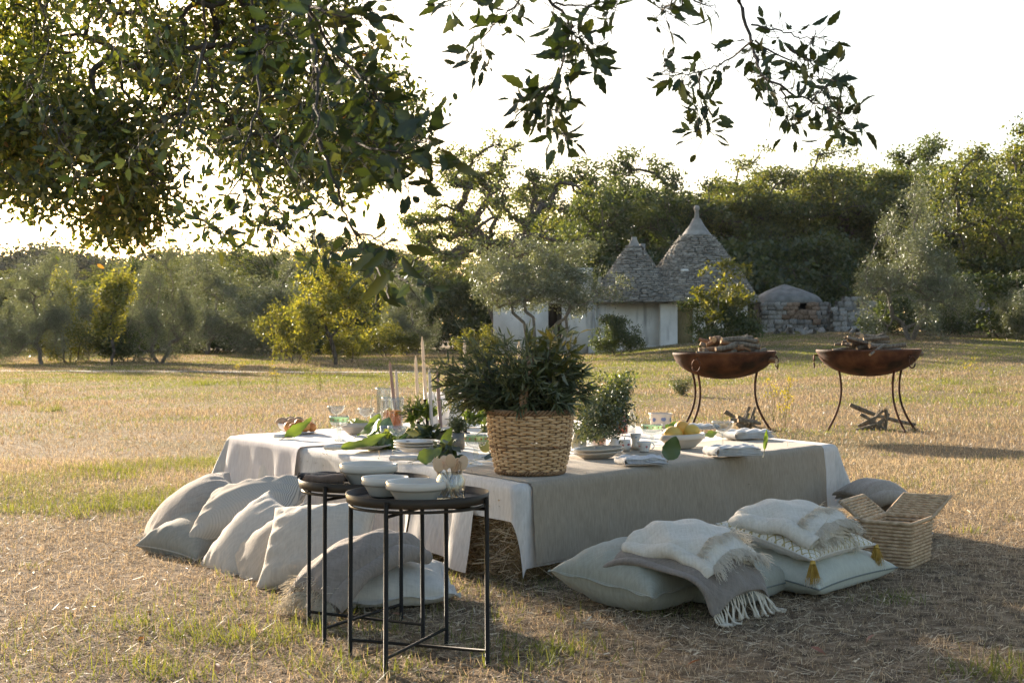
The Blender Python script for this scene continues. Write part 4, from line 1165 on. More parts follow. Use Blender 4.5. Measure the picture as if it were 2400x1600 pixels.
def coupe(p, label, h=.14, r=.052, band=False, bowl_h=.4, group=None, glass=None):
    t = thing('stem_glass', label, 'glass', p, group)
    z1 = h * (1 - bowl_h)
    g = glass or M_GLASS
    if band:
        MB().lathe([(.001, .004), (.032, .003), (.034, 0), (.030, .006), (.010, .012), (.006, .02), (.011, z1 * .45), (.013, z1 * .55), (.008, z1 * .75), (.012, z1 * .95), (r * .8, z1 + .004), (r * .97, z1 + bowl_h * h * .42)], 28).build('stem', g, t)
        MB().lathe([(r * .97, z1 + bowl_h * h * .42), (r, h * .90), (r, h), (r - .002, h), (r - .003, z1 + bowl_h * h * .45), (r * .6, z1 + .012), (.001, z1 + .008)], 28).build('bowl', g, t)
        MB().lathe([(r + .0006, h * .76), (r + .0008, h * .94)], 28).build('painted_band', M_GREENB, t)
        for i in range(12):
            a = i / 12 * 6.283
            MB().lathe([(.001, -.005), (.005, 0), (.001, .006)], 6, ((r + .0014) * math.cos(a), (r + .0014) * math.sin(a), h * .85), sx=.9, sy=.9).build('painted_motif', M_MOTIF, t)
    else:
        MB().lathe([(.001, .003), (.030, .002), (.032, 0), (.028, .004), (.006, .009), (.0042, z1 * .5), (.005, z1 * .93), (.012, z1)], 28).build('stem', g, t)
        a = np.linspace(0.12, 1.45, 9)
        prof = [(r * math.sin(x) / math.sin(1.45), z1 + (h - z1) * (1 - math.cos(x)) / (1 - math.cos(1.45))) for x in a]
        inn = [(rr - .0018, z + .0012) for rr, z in prof[::-1]]
        MB().lathe(prof + inn, 32).build('bowl', g, t)
    return t
M_MOTIF = m_solid('brown_painted_motif', (.40, .17, .08), rough=.3)

def lump(r, sx=1, sy=1, sz=1, seed=0, amp=.06, nip=0.0):
    """a fruit-like lump"""
    rs = np.random.RandomState(seed)
    th = np.linspace(0, np.pi, 13); ph = np.linspace(0, 2 * np.pi, 20, endpoint=False)
    t, f = np.meshgrid(th, ph, indexing='ij')
    x, y, z = np.sin(t) * np.cos(f), np.sin(t) * np.sin(f), np.cos(t)
    k = 1 + amp * (np.sin(3 * x + rs.rand() * 6) + np.sin(3 * y + rs.rand() * 6) + np.sin(3 * z + rs.rand() * 6)) / 2 + nip * (np.abs(x) ** 14)
    return np.stack([x * k * r * sx, y * k * r * sy, z * k * r * sz], -1)
def fruit(name, label, cat, p, r, mat, seed=0, sx=1, sy=1, sz=1, rot=(0, 0, 0), amp=.05, nip=0, group=None):
    o = MB().grid(lump(r, sx, sy, sz, seed, amp, nip), wrapv=True).build(name, mat, None, loc=p)
    o.rotation_euler = rot
    return tag(o, label, cat, group)

def bigleaf(name, label, p, ln, wd, rot, mat=None, curl=.3, wave=.12, seed=0, serr=.1, group=None):
    rs = np.random.RandomState(seed)
    n = 15
    t = np.linspace(0, 1, n)
    w = wd * .5 * np.sin(np.pi * np.clip(t, .02, .98) ** .75) ** .7 * (1 + serr * np.where(np.arange(n) % 3 == 0, 1, -.4))
    w[-1] = .002; w[0] = .003
    rib = np.stack([t * ln, 0 * t, curl * ln * (t ** 2) * .5], 1)
    cols = []
    for k in np.linspace(-1, 1, 7):
        z = wave * wd * np.abs(k) ** 1.5 * (.5 + .8 * np.sin(9 * t + seed + (2 if k > 0 else 0)))
        cols.append(rib + np.stack([0 * t, k * w, z], 1))
    o = MB().grid(np.stack(cols, 1)).build(name, mat or M_TLEAF, None, loc=p)
    # stalk
    MB().tube([(0, 0, 0), (-.02, 0, -.002), (-.045, .004, -.004)], .0016, 5).build('stalk', M_STALK, o)
    o.rotation_euler = rot
    return tag(o, label, 'leaf', group)
M_STALK = m_solid('green_stalk', (.12, .15, .05), rough=.6)

def napkin(label, p, ln, wd, rz, layers=4, th=.006, mat=None, seed=0, roll=False, name='napkin', group='napkins on the table'):
    """folded: soft slabs of cloth on one another, joined by a fold on one side; rolled: a flattened spiral"""
    rs = np.random.RandomState(seed)
    mb = MB()
    if roll:
        r_ = th * layers * .62; n = 20
        for k in range(3):
            rr = r_ * (1 - .3 * k)
            a_ = np.linspace(0, 2 * np.pi, 20, endpoint=False); yy = np.linspace(-ln / 2 - .003 * k, ln / 2 + .003 * k, n)
            P_ = np.stack([np.stack([rr * 1.25 * np.cos(a_) + .004 * math.sin(q * 40 + seed), np.full(20, q), r_ * .8 + rr * .8 * np.sin(a_) * (1 + .12 * math.sin(q * 60 + seed))], -1) for q in yy], 0)
            mb.grid(P_, wrapv=True)
        e = .0
    else:
        nu = nv = 16
        u, v = np.meshgrid(np.sin(np.linspace(-1, 1, nu) * np.pi / 2), np.sin(np.linspace(-1, 1, nv) * np.pi / 2), indexing='ij')
        wv = .0028 * (np.sin(5 * u + 3 * v + seed) + np.sin(9 * v - 4 * u + seed * 2))
        for l in range(layers):
            e = ((1 - np.abs(u) ** 6) * (1 - np.abs(v) ** 10)) ** .5
            sx, dx, dy = wd / 2 * (1 - .02 * l + .02 * rs.normal()), .004 * rs.normal(), .003 * rs.normal()
            X, Y_ = u * sx + dx, v * ln / 2 * (1 - .015 * l) + dy
            zc = (l + .5) * th + wv * (l + 1) / layers * 1.6 + .003
            mb.grid(np.stack([X, Y_, zc + th * .55 * e], -1)); mb.grid(np.stack([X, Y_, zc - th * .5 * e], -1)[:, ::-1])
        a_ = np.linspace(-np.pi / 2, np.pi / 2, 9); h_ = layers * th / 2
        yy = v[0] * ln / 2
        P_ = np.stack([np.stack([-wd / 2 * .97 - h_ * .8 * math.cos(q) + 0 * yy, yy, h_ + .003 + h_ * math.sin(q) + wv[0] * .8], -1) for q in a_], 1)
        mb.grid(P_)
    o = mb.build(name, mat or M_NAP, None, loc=p + np.array([0, 0, .002]))
    o.rotation_euler = (0, 0, rz)
    return tag(o, label, 'napkin', group)

up = lambda p, dz: np.asarray(p) + np.array([0, 0, dz])
CZ = .016    # top of the cloths above the board level
tp_ = lambda px, py: up(T(px, py), CZ)

# --- left half of the table
p = tp_(681, 1016)
lathe_thing('bowl', 'small white bowl holding brown bread at the far left of the table', 'bowl', p, soft_bowl(.083, .05), M_CERW)
for i, (dx, dy, dz, r) in enumerate([(-.045, -.01, .055, .036), (.0, .02, .06, .034), (.045, 0, .056, .036), (.0, -.03, .055, .03)]):
    fruit('bread_roll', 'brown bread roll heaped in the small white bowl', 'bread', up(p + np.array([dx, dy, 0]), dz), r, M_BREAD, i, 1.3, 1, .8, (0, .2 * i, i), .08, group='bread rolls in the white bowl')
p = tp_(704, 1022)
lathe_thing('plate', 'shallow white plate of orange-brown fruit at the far left', 'plate', p, plate_prof(.115, .016), M_CERW)
for i, (dx, dy, dz, r) in enumerate([(-.065, 0, .04, .033), (-.035, -.04, .036, .03), (.0, -.05, .03, .024), (.03, -.02, .042, .036), (.07, -.01, .036, .028), (-.01, .02, .05, .034), (.05, .04, .04, .03)]):
    fruit('orange_fruit', 'ripe orange-red fruit piled on the shallow white plate', 'fruit', up(p + np.array([dx, dy, 0]), dz), r, M_PEEL, i + 10, 1, 1, .95, (.3 * i, .2 * i, i), .07, group='orange-red fruit on the plate')
napkin('rolled white napkin under the leaf at the far left place', tp_(664, 1034), .10, .05, .25 + math.pi / 2, 3, .008, seed=3, roll=True)
bigleaf('fig_leaf', 'long wavy green leaf on the napkin at the far left place', up(tp_(668, 1036), .012), .19, .075, (.5, -.35, .75), curl=.5, seed=2)
coupe(tp_(795, 1039), 'green-banded goblet at the left place, in front of the lemon bowl', .138, .053, True)
coupe(tp_(788, 1008), 'clear coupe glass farthest to the left, behind the banded goblet', .135, .056, False)
p = tp_(836, 1023)
lathe_thing('bowl', 'beige bowl of pale green grapes beside the juice jug', 'bowl', p, bowl_prof(.10, .07), M_CERB)
M_GRAPE = m_solid('pale_grape', (.55, .55, .12), rough=.3, trans=.35)
for i in range(16):
    a = i * 2.4; rr = .016 * math.sqrt(i)
    fruit('grape', 'pale yellow-green grape heaped in the beige bowl', 'grape', up(p + np.array([rr * math.cos(a), rr * math.sin(a), 0]), .078 - rr * .3), .017, M_GRAPE, i, group='grapes in the beige bowl')
napkin('rolled white napkin with a wavy leaf at the left place', tp_(800, 1062), .17, .06, .12 + math.pi / 2, 3, .009, seed=5, roll=True)
bigleaf('fig_leaf', 'long wavy green leaf on the rolled napkin at the left place', up(tp_(800, 1064), .012), .24, .085, (.45, -.12, .35), curl=.35, seed=5)
for i, (px, py, l, w_, rx, ry, rz, m_) in enumerate([(838, 1032, .16, .08, .3, -.5, .2, 0), (862, 1036, .15, .09, -.4, -.7, .9, 0), (880, 1044, .14, .08, .6, -.3, -.4, 0), (850, 1050, .13, .07, .2, -.4, -.8, 1), (900, 1036, .13, .09, .2, -.8, 1.4, 1), (868, 1030, .14, .08, .5, -.9, 1.0, 0), (905, 1052, .13, .08, .7, -.3, .1, 0)]):
    bigleaf('laurel_leaf', 'glossy green leaf in the spray between the grapes and the juice jug', up(tp_(px, py), .01), l, w_, (rx, ry, rz), [M_TLEAF, M_DLEAF][m_], seed=i + 20, serr=.02, group='leaves between the grapes and the jug')
# juice jug
p = tp_(921, 1013)
t = thing('juice_jug', 'glass jug half full of orange juice', 'jug', p)
MB().lathe([(.001, .004), (.055, .004), (.058, 0), (.060, .004), (.063, .10), (.068, .19), (.071, .2), (.069, .2), (.061, .10), (.057, .008), (.001, .008)], 36).build('glass_body', M_GLASS, t)
MB().lathe([(.001, .009), (.0565, .009), (.0600, .10), (.0604, .118), (.001, .118)], 36).build('juice', M_JUICE, t)
a = np.linspace(-1.5, 1.5, 14)
MB().tube([(.060 + .045 * math.cos(x), -.03, .10 + .055 * math.sin(x)) for x in a], .007, 7).build('handle', M_GLASS, t)
MB().grid(lump(.018, 1, 1, .6, 3), wrapv=True).build('lime_slice', M_LEMON, t, loc=(-.02, -.02, .125))
p = tp_(903, 998)
t = thing('water_jug', 'tall clear glass jug behind the juice jug', 'jug', p)
MB().lathe([(.001, .004), (.05, .004), (.053, 0), (.055, .006), (.058, .22), (.062, .235), (.060, .235), (.055, .22), (.052, .01), (.001, .01)], 32).build('glass_body', M_GLASS, t)
MB().tube([(-.056 - .04 * math.cos(x), 0, .12 + .06 * math.sin(x)) for x in a], .006, 6).build('handle', M_GLASS, t)
lathe_thing('tumbler', 'small clear tumbler left of the jugs', 'glass', tp_(880, 1006), [(.001, .004), (.028, .004), (.03, 0), (.034, .09), (.032, .09), (.028, .008), (.001, .008)], M_GLASS, part='glass')
# candles
def candle(label, px_top, py_top, px_bot, Y, mat, lean=0, holder=None):
    top = S(px_top, py_top, Y); bot = S(px_bot, 1000, Y); bot[2] = ZT + CZ
    t = thing('candle', label, 'candle', bot, 'tall taper candles')
    v = top - bot; h0 = holder or .05
    L_ = np.linalg.norm(v); d = v / L_
    if holder:
        MB().tube([d * .0, d * .01, d * .012, d * holder], [.035, .034, .010, .0125], 12).build('candlestick', M_BLACK, t)
    else:
        MB().tube([d * 0, d * .008, d * .010, d * .03], [.03, .03, .012, .013], 12).build('candlestick', M_BLACK, t)
    MB().tube([d * (h0 - .022), d * (L_ * .6), d * (L_ * .93), d * L_], [.0115, .0108, .0085, .003], 12).build('wax', mat, t)
    MB().tube([d * L_, d * (L_ + .012)], .001, 4).build('wick', M_BLACK, t)
candle('mauve-brown taper leaning left behind the juice jug', 913, 845, 930, 8.9, M_WAXM)
candle('short grey taper just right of the leaning mauve one', 928, 866, 934, 8.95, M_WAXG)
candle('cream taper standing left of the tallest candle', 974, 833, 981, 9.1, M_WAXB)
candle('tallest cream taper in a black holder', 989, 788, 1002, 8.7, M_WAXB, holder=.19)
candle('grey taper right of the tallest candle', 1006, 864, 1012, 8.6, M_WAXG)
candle('mauve-brown taper in front of the white pleated shades', 1024, 866, 1034, 8.3, M_WAXM)
candle('cream taper rising behind the left of the olive bouquet', 1089, 790, 1090, 8.4, M_WAXB)
candle('cream taper rising behind the middle of the olive bouquet', 1216, 796, 1220, 8.3, M_WAXB)
# white pleated tapered shades
for lab, px, py in [('white pleated tapered lamp shade beside the grey candle', 1022, 1000), ('white pleated tapered lamp shade partly behind the bouquet', 1086, 1004)]:
    p = tp_(px, py)
    t = thing('lamp_shade', lab, 'lamp shade', p, 'white pleated shades')
    n = 48; aa = np.linspace(0, 2 * np.pi, n, endpoint=False); pl = 1 + .03 * np.where(np.arange(n) % 2, 1, -1)
    P_ = np.stack([np.stack([r_ * pl * np.cos(aa), r_ * pl * np.sin(aa), np.full(n, z_)], -1) for r_, z_ in [(.105, .0), (.085, .09), (.058, .205), (.05, .21)]], 0)
    MB().grid(P_, wrapv=True).build('shade', m_solid('white_pleated_fabric', (.78, .77, .76), rough=.8, trans=.25), t, smooth=False)
# lemon bowl
p = tp_(980, 1045)
lathe_thing('bowl', 'wide beige bowl of lemons behind the stacked plates', 'bowl', p, bowl_prof(.105, .055), M_CERB)
for i, (dx, dy, dz) in enumerate([(-.05, .02, .05), (.0, -.01, .058), (.045, -.03, .054), (.03, .05, .05)]):
    fruit('lemon', 'yellow lemon in the wide beige bowl behind the plates', 'lemon', up(p + np.array([dx, dy, 0]), dz), .031, M_LEMON, i, 1.2, 1, 1, (0, .2, i * 1.3), .02, .18, group='lemons behind the stacked plates')
coupe(tp_(932, 1064), 'clear coupe glass in front of the lemon bowl', .125, .053, False)
# three plates
p = tp_(977, 1071)
for i, lab in enumerate(['lowest of the three stacked cream plates', 'middle one of the three stacked cream plates', 'top one of the three stacked cream plates']):
    t = lathe_thing('plate', lab + ' left of the wicker basket', 'plate', up(p, i * .014 + .012), plate_prof(.115, .026), M_CER)
    if i == 2:
        for k in range(5):
            an = k * 1.257 + .9
            MB().lathe([(.001, .0015), (.009, .0008), (.0095, 0)], 6, (.088 * math.cos(an), .088 * math.sin(an), .0195)).build('painted_motif', m_solid('blue_grey_motif', (.12, .13, .16), rough=.4), t)
napkin('rolled white napkin under the stacked plates', tp_(965, 1088), .20, .06, .1 + math.pi / 2, 3, .008, seed=8, roll=True)
bigleaf('fig_leaf', 'pointed green leaf lying before the stacked plates', up(tp_(978, 1092), .012), .12, .09, (.6, -.2, .35), seed=9, curl=.5)
bigleaf('fig_leaf', 'pale green leaf standing behind the stacked plates', up(tp_(1036, 1072), .03), .11, .05, (1.2, -1.1, .6), seed=11, curl=.2, serr=.03)
# herb pot
p = tp_(1074, 1060)
t = thing('herb_pot', 'small grey tin pot of rosemary left of the basket', 'pot', p)
MB().lathe([(.001, .002), (.03, .002), (.032, 0), (.037, .085), (.035, .085), (.03, .07), (.001, .07)], 24).build('pot', m_solid('dull_tin', (.20, .19, .17), (.30, .28, .25), 14, .55, .3, 40, metal=.4), t)
def herb(parent, c, rad, n, ln, wd, mat, seed, name='foliage', stems=18, droop=0.0, fine=1.0):
    rs = np.random.RandomState(seed)
    tips = np.asarray(c) + lumpy(rs, stems, (0, 0, 0), rad, 5, .3, -.6, 3)
    root = np.array([0, 0, .06])
    mb = MB(); B_, D_ = [], []
    for q in tips:
        m = (root + q) / 2 + rs.normal(0, .01, 3) + np.array([0, 0, .02])
        tt = np.linspace(0, 1, 9)[:, None]; cur = (1 - tt) ** 2 * root + 2 * tt * (1 - tt) * m + tt ** 2 * q
        mb.tube(cur, np.linspace(.0022, .0008, 9), 4)
        k = int(n / stems)
        u = .25 + .75 * rs.rand(k); pos = (1 - u[:, None]) ** 2 * root + 2 * u[:, None] * (1 - u[:, None]) * m + u[:, None] ** 2 * q
        dr = unit(q - root)
        B_.append(pos); D_.append(rs.normal(0, .8, (k, 3)) + dr * .9 + np.array([0, 0, -droop]))
    mb.build('stems', M_STALK, parent)
    B_, D_ = np.concatenate(B_), np.concatenate(D_); D_ /= np.linalg.norm(D_, axis=1, keepdims=True)
    V, Fc = soup_quads(B_, D_, ln * (.6 + .8 * rs.rand(len(B_))), wd * (.7 + .6 * rs.rand(len(B_))), rs=rs)
    o = link(name, np_mesh(name, V, Fc, mat, False), parent); o['kind'] = 'stuff'
M_HERB = m_leaf('herb_leaf', [(.04, .06, .025), (.075, .10, .04), (.13, .15, .07)], trans=.35, gloss=.08)
M_BRIGHT = m_leaf('bright_leaf', [(.08, .13, .02), (.14, .20, .03), (.22, .26, .05)], trans=.5, gloss=.06)
M_OLV = m_leaf('olive_sprig_leaf', [(.05, .068, .032), (.085, .105, .05), (.13, .148, .08), (.20, .215, .13)], trans=.32, gloss=.03, rough=.4)
herb(t, (0, 0, .14), (.085, .08, .055), 900, .022, .005, M_HERB, 3, stems=30)
coupe(tp_(1115, 1096), 'green-banded goblet standing left of the wicker basket', .138, .050, True)
for i, (px, py, l, w_, rz) in enumerate([(1068, 1078, .14, .10, 2.6), (1090, 1088, .14, .10, 3.6), (1135, 1086, .13, .09, -.2), (1148, 1078, .12, .09, .6), (1052, 1068, .12, .09, 2.2), (1060, 1052, .12, .08, 2.0), (1040, 1056, .13, .08, 2.6), (1000, 1058, .14, .07, 2.9)]):
    bigleaf('ivy_leaf', 'dark green leaf lying flat around the banded goblet', up(tp_(px, py), .008), l, w_, (.15, -.12, rz), M_DLEAF, seed=i + 40, curl=.15, group='dark leaves around the goblet')
fruit('pear', 'yellow-green pear half hidden behind the banded goblet', 'pear', up(tp_(1137, 1064), .033), .034, m_solid('pear_skin', (.42, .40, .08), (.50, .42, .12), 8, .45), 4, 1, 1, 1.2)
fruit('red_pepper', 'small red pepper under the herb pot leaves', 'pepper', up(tp_(1050, 1056), .02), .016, m_solid('red_pepper_skin', (.45, .02, .015), rough=.3), 4, 1.6, 1, 1)
# leafy sprays in the middle
for i, (lab, px, py, c, rad, n, ln, wd, m_) in enumerate([('bright green leafy sprig behind the lemon bowl', 990, 1016, (0, 0, .11), (.09, .08, .08), 130, .06, .036, M_BRIGHT), ('bright green sprig behind the rosemary pot', 1112, 1030, (0, 0, .12), (.085, .07, .07), 150, .045, .026, M_BRIGHT),
                                                       ('thin olive twig with drooping grey leaves beside the candles', 966, 1016, (0, 0, .14), (.10, .08, .10), 110, .06, .011, M_OLV), ('arching olive twig before the white shades', 1030, 1010, (.02, 0, .19), (.16, .06, .05), 60, .06, .010, M_OLV)]):
    t = thing('leafy_sprig', lab, 'sprig', tp_(px, py))
    herb(t, c, rad, n, ln, wd, m_, 60 + i, stems=9, droop=.5 if 'olive' in lab else 0)

for i, (lab, px, py, c, rad, n, ln, wd, m_) in enumerate([('dark laurel sprig between the juice jug and the lemons', 935, 1046, (0, 0, .025), (.11, .07, .02), 40, .075, .04, M_HERB), ('dark laurel sprig behind the stacked plates', 1012, 1056, (0, 0, .06), (.10, .08, .05), 60, .08, .045, M_HERB),
                                                       ('green sprig lying left of the coupe glass', 893, 1054, (0, 0, .02), (.13, .07, .02), 50, .08, .042, M_BRIGHT), ('leafy sprig half hidden behind the left of the basket', 1150, 1040, (0, 0, .07), (.09, .08, .06), 80, .06, .034, M_HERB), ('low sprig beside the green-banded goblet', 1065, 1086, (0, 0, .03), (.12, .07, .03), 40, .07, .045, M_HERB)]):
    t = thing('leafy_sprig', lab, 'sprig', tp_(px, py))
    herb(t, c, rad, n, ln, wd, m_, 80 + i, stems=10)

lathe_thing('tumbler', 'clear tumbler before the juice jug', 'glass', tp_(905, 1040), [(.001, .004), (.028, .004), (.03, 0), (.034, .085), (.032, .085), (.028, .008), (.001, .008)], M_GLASS, part='glass')
lathe_thing('tumbler', 'clear tumbler between the lemon bowl and the rosemary pot', 'glass', tp_(1045, 1046), [(.001, .004), (.028, .004), (.03, 0), (.034, .085), (.032, .085), (.028, .008), (.001, .008)], M_GLASS, part='glass')
coupe(tp_(858, 1012), 'clear coupe glass behind the grape bowl', .13, .052, False)
lathe_thing('bowl', 'small white dish of dips behind the lemon bowl', 'bowl', tp_(1010, 1030), soft_bowl(.06, .04), M_CERW)
lathe_thing('plate', 'flat cream plate under the leaves at the left place', 'plate', tp_(862, 1058), plate_prof(.12, .02), M_CER)
# ------------------------------------------------------------------ right half of the table
ROSE = m_solid('rose_print', (.42, .12, .14), rough=.3); BLUEP = m_solid('blue_print', (.16, .20, .34), rough=.3)
def motifs(t, r, z, n, mat, s=.006, a0=0.):
    for k in range(n):
        an = a0 + k * 2 * math.pi / n
        R = np.array([[math.cos(an), -math.sin(an), 0], [math.sin(an), math.cos(an), 0], [0, 0, 1]])
        MB().add((lump(s, .15, 1, 1, k, .2).reshape(-1, 3)) @ R.T + np.array([r * math.cos(an), r * math.sin(an), z + .004 * (k % 2)]), np.array([[i * 20 + j, (i + 1) * 20 + j, (i + 1) * 20 + (j + 1) % 20, i * 20 + (j + 1) % 20] for i in range(12) for j in range(20)])).build('painted_motif', mat, t)
p = tp_(1357, 1060)
t = lathe_thing('painted_jug', 'small blue and yellow painted jug right of the basket', 'jug', p, [(.001, .004), (.03, .004), (.034, 0), (.040, .03), (.036, .06), (.022, .085), (.024, .10), (.022, .10), (.018, .085), (.001, .08)], m_solid('yellow_blue_glaze', (.50, .38, .12), (.38, .42, .48), 14, .3), 28)
t = lathe_thing('patterned_glass', 'small striped tumbler under the hanging greenery', 'glass', tp_(1404, 1052), [(.001, .004), (.033, .004), (.035, 0), (.040, .065), (.038, .065), (.033, .006), (.001, .006)], m_glass('tinted_glass', (.85, .72, .66)), 28, part='glass')
t = lathe_thing('sugar_jar', 'white jar with a narrow neck behind the oval plates', 'jar', tp_(1441, 1058), [(.001, .003), (.026, .003), (.03, 0), (.036, .018), (.028, .04), (.020, .048), (.024, .054), (.022, .054), (.017, .045), (.001, .04)], M_CERW, 28)
t = lathe_thing('rose_cup', 'small white cup printed with roses', 'cup', tp_(1466, 1064), [(.001, .003), (.02, .003), (.023, 0), (.028, .025), (.025, .05), (.027, .056), (.025, .056), (.022, .05), (.001, .04)], M_CERW, 28); motifs(t, .0272, .03, 6, ROSE)
t = lathe_thing('flared_vase', 'cream vase with a narrow waist beside the rose cup', 'vase', tp_(1490, 1060), [(.001, .003), (.026, .003), (.028, 0), (.02, .025), (.019, .045), (.029, .08), (.027, .08), (.017, .045), (.001, .03)], M_CER, 28); motifs(t, .024, .06, 4, BLUEP, .005)
p = tp_(1510, 1066)
t = lathe_thing('tea_cup', 'small white tea cup with a handle and flower print', 'cup', p, [(.001, .003), (.02, .003), (.022, 0), (.024, .006), (.036, .045), (.038, .052), (.036, .052), (.022, .01), (.001, .008)], M_CERW, 28); motifs(t, .031, .028, 5, ROSE, .006)
aa = np.linspace(-1.4, 1.4, 10); MB().tube([(.034 + .016 * math.cos(x), 0, .03 + .015 * math.sin(x)) for x in aa], .003, 6).build('handle', M_CERW, t)
p = tp_(1456, 1022)
t = thing('red_drink_bottle', 'glass bottle of red drink behind the greenery', 'bottle', p)
MB().lathe([(.001, .003), (.036, .003), (.038, 0), (.038, .10), (.001, .10)], 24).build('red_drink', m_solid('red_drink', (.42, .02, .012), rough=.15, trans=.4), t)
MB().lathe([(.0395, .0), (.0395, .12), (.02, .15), (.016, .19), (.018, .2)], 24).build('glass_body', M_GLASS, t)
p = tp_(1480, 1020)
t = thing('clear_bottle', 'clear glass bottle beside the red drink', 'bottle', p)
MB().lathe([(.001, .003), (.024, .003), (.026, 0), (.026, .09), (.012, .12), (.011, .17), (.013, .175)], 24).build('glass_body', M_GLASS, t)
p = tp_(1400, 1079)
for i, lab in enumerate(['lower of the two cream plates right of the basket', 'upper of the two cream plates right of the basket']):
    t = lathe_thing('plate', lab, 'plate', up(p, .016 * i), plate_prof(.125, .03), M_CER, tilt=(.0, -.05, 0))
    if i:
        for k in range(6):
            an = k * 1.047 + .5
            MB().lathe([(.001, .0015), (.009, .0008), (.0095, 0)], 6, (.098 * math.cos(an), .098 * math.sin(an), .0235)).build('painted_motif', BLUEP, t)
M_DLEAF2 = m_leaf('deep_green_leaf', [(.045, .085, .016), (.055, .10, .02)], trans=.4, gloss=.05, obj=True)
M_NAPS = m_cloth('striped_napkin_linen', (.74, .72, .68), (.50, .51, .55), streak=(2, 120, 2), trans=.08)
napkin('folded striped napkin in front of the oval plates', tp_(1505, 1097), .15, .20, .25, 5, .006, M_NAPS, seed=21)
bigleaf('fig_leaf', 'broad green leaf standing upright behind the striped napkin', up(tp_(1566, 1092), .012), .115, .085, (1.35, -1.25, .15), M_DLEAF2, seed=31, curl=.1, serr=.04, wave=.05)
p = tp_(1600, 1057)
lathe_thing('bowl', 'oval cream bowl of lemons on the right of the table', 'bowl', p, bowl_prof(.113, .075), M_CER, sx=1.05, sy=.85, tilt=(0, -.05, 0))
for i, (dx, dy, dz, m_) in enumerate([(-.05, -.02, .075, 0), (.0, .02, .10, 1), (.045, -.01, .085, 0)]):
    fruit('lemon', ['pale lemon at the left of the oval bowl', 'orange-tinted lemon on top in the oval bowl', 'pale lemon at the right of the oval bowl'][i], 'lemon', up(p + np.array([dx, dy, 0]), dz), .042, [M_LEMON, m_solid('orange_lemon_skin', (.78, .40, .08), rough=.45)][m_], i + 5, 1.15, 1, .95, (0, .2, i), .02, .1)
coupe(tp_(1528, 1044), 'green-banded glass left of the oval lemon bowl', .10, .058, True, .55)
p = tp_(1548, 1009)
t = lathe_thing('flower_cup', 'large cream cup with blue flowers at the back of the table', 'cup', p, [(.001, .003), (.052, .003), (.056, 0), (.06, .006), (.07, .085), (.073, .095), (.068, .095), (.06, .02), (.001, .012)], m_solid('peach_cream_ceramic', (.68, .55, .44), rough=.35, coat=.2), 36); motifs(t, .067, .055, 7, BLUEP, .013, .4)
bigleaf('fig_leaf', 'bright leaf lying behind the oval lemon bowl', up(tp_(1650, 1034), .01), .10, .07, (.3, -.2, .2), seed=33)
bigleaf('fig_leaf', 'small bright leaf between the flower cup and the lemons', up(tp_(1560, 1022), .03), .08, .05, (.4, -.3, .5), seed=35)
napkin('folded white napkin at the far right place', tp_(1750, 1034), .20, .26, .42, 6, .007, seed=23)
napkin('folded white napkin at the back behind the lemons', tp_(1640, 1012), .16, .20, .3, 4, .006, seed=25)
napkin('thick folded white napkin at the front right place', tp_(1722, 1076), .16, .24, .3, 6, .007, seed=27)
coupe(tp_(1694, 1062), 'tall clear coupe on the right of the table', .146, .058, False, .36)
bigleaf('bud_leaf', 'narrow pointed leaf standing on the front right napkin', up(tp_(1792, 1070), .02), .10, .022, (1.2, -1.45, .1), seed=37, curl=.1, serr=.02, wave=.3)

# ------------------------------------------------------------------ wicker basket with the olive bouquet
BKT = np.array([.078, 6.06, ZT + CZ])
M_WICK = m_solid('peeled_willow', (.52, .32, .155), (.70, .47, .26), 30, .65, .4, 120, stretch=(1, 1, 1))
M_WICKD = m_solid('brown_willow', (.18, .10, .05), (.33, .20, .105), 30, .7, .4, 120)
bk = thing('wicker_basket', 'tall round wicker basket at the near corner of the table', 'basket', BKT)
rb, rt, hb_ = .138, .178, .265
rs = np.random.RandomState(8)
rad_ = lambda z: rb + (rt - rb) * (z / hb_) ** .8 + .008 * math.sin(z / hb_ * 3.1)
nst = 34
NP = 272
ang = np.linspace(0, 2 * np.pi, NP, endpoint=False)
z = .018
row = 0
while z < hb_ - .016:
    th = .0052 + .0012 * rs.rand()
    off = .0052 * np.cos(ang * nst / 2 + (row % 2) * np.pi)
    zz = z + .0016 * np.sin(ang * 3 + rs.rand() * 6) + .001 * np.sin(ang * nst / 2 + row)
    r_ = rad_(z) + off
    P_ = np.stack([r_ * np.cos(ang), r_ * np.sin(ang), zz], -1)
    MB().tube(P_, th * (1 + .12 * np.sin(ang * 5 + rs.rand() * 6)), 6, closed=True, flat=1.0).build('weaver', M_WICK if rs.rand() > .1 else M_WICKD, bk)
    z += th * 1.72; row += 1
for k in range(nst):
    an = k / nst * 2 * np.pi
    MB().tube([(rad_(q) * math.cos(an), rad_(q) * math.sin(an), q) for q in np.linspace(.0, hb_, 8)], .0045, 5).build('stake', M_WICKD, bk)
for nm, zc, rr_, mt in [('base_braid', .010, rad_(0) + .002, M_WICKD), ('rim_braid', hb_ - .004, rad_(hb_), M_WICKD)]:
    for ph in (0, 2.09, 4.19):
        P_ = np.stack([(rr_ + .008 * np.cos(ang * 20 + ph)) * np.cos(ang), (rr_ + .008 * np.cos(ang * 20 + ph)) * np.sin(ang), zc + .008 * np.sin(ang * 20 + ph)], -1)
        MB().tube(P_, .0055, 6, closed=True).build(nm, mt, bk)
MB().lathe([(.001, .006), (rb - .005, .006)], 24).build('basket_floor', M_WICKD, bk)
tt = np.linspace(0, np.pi, 40)
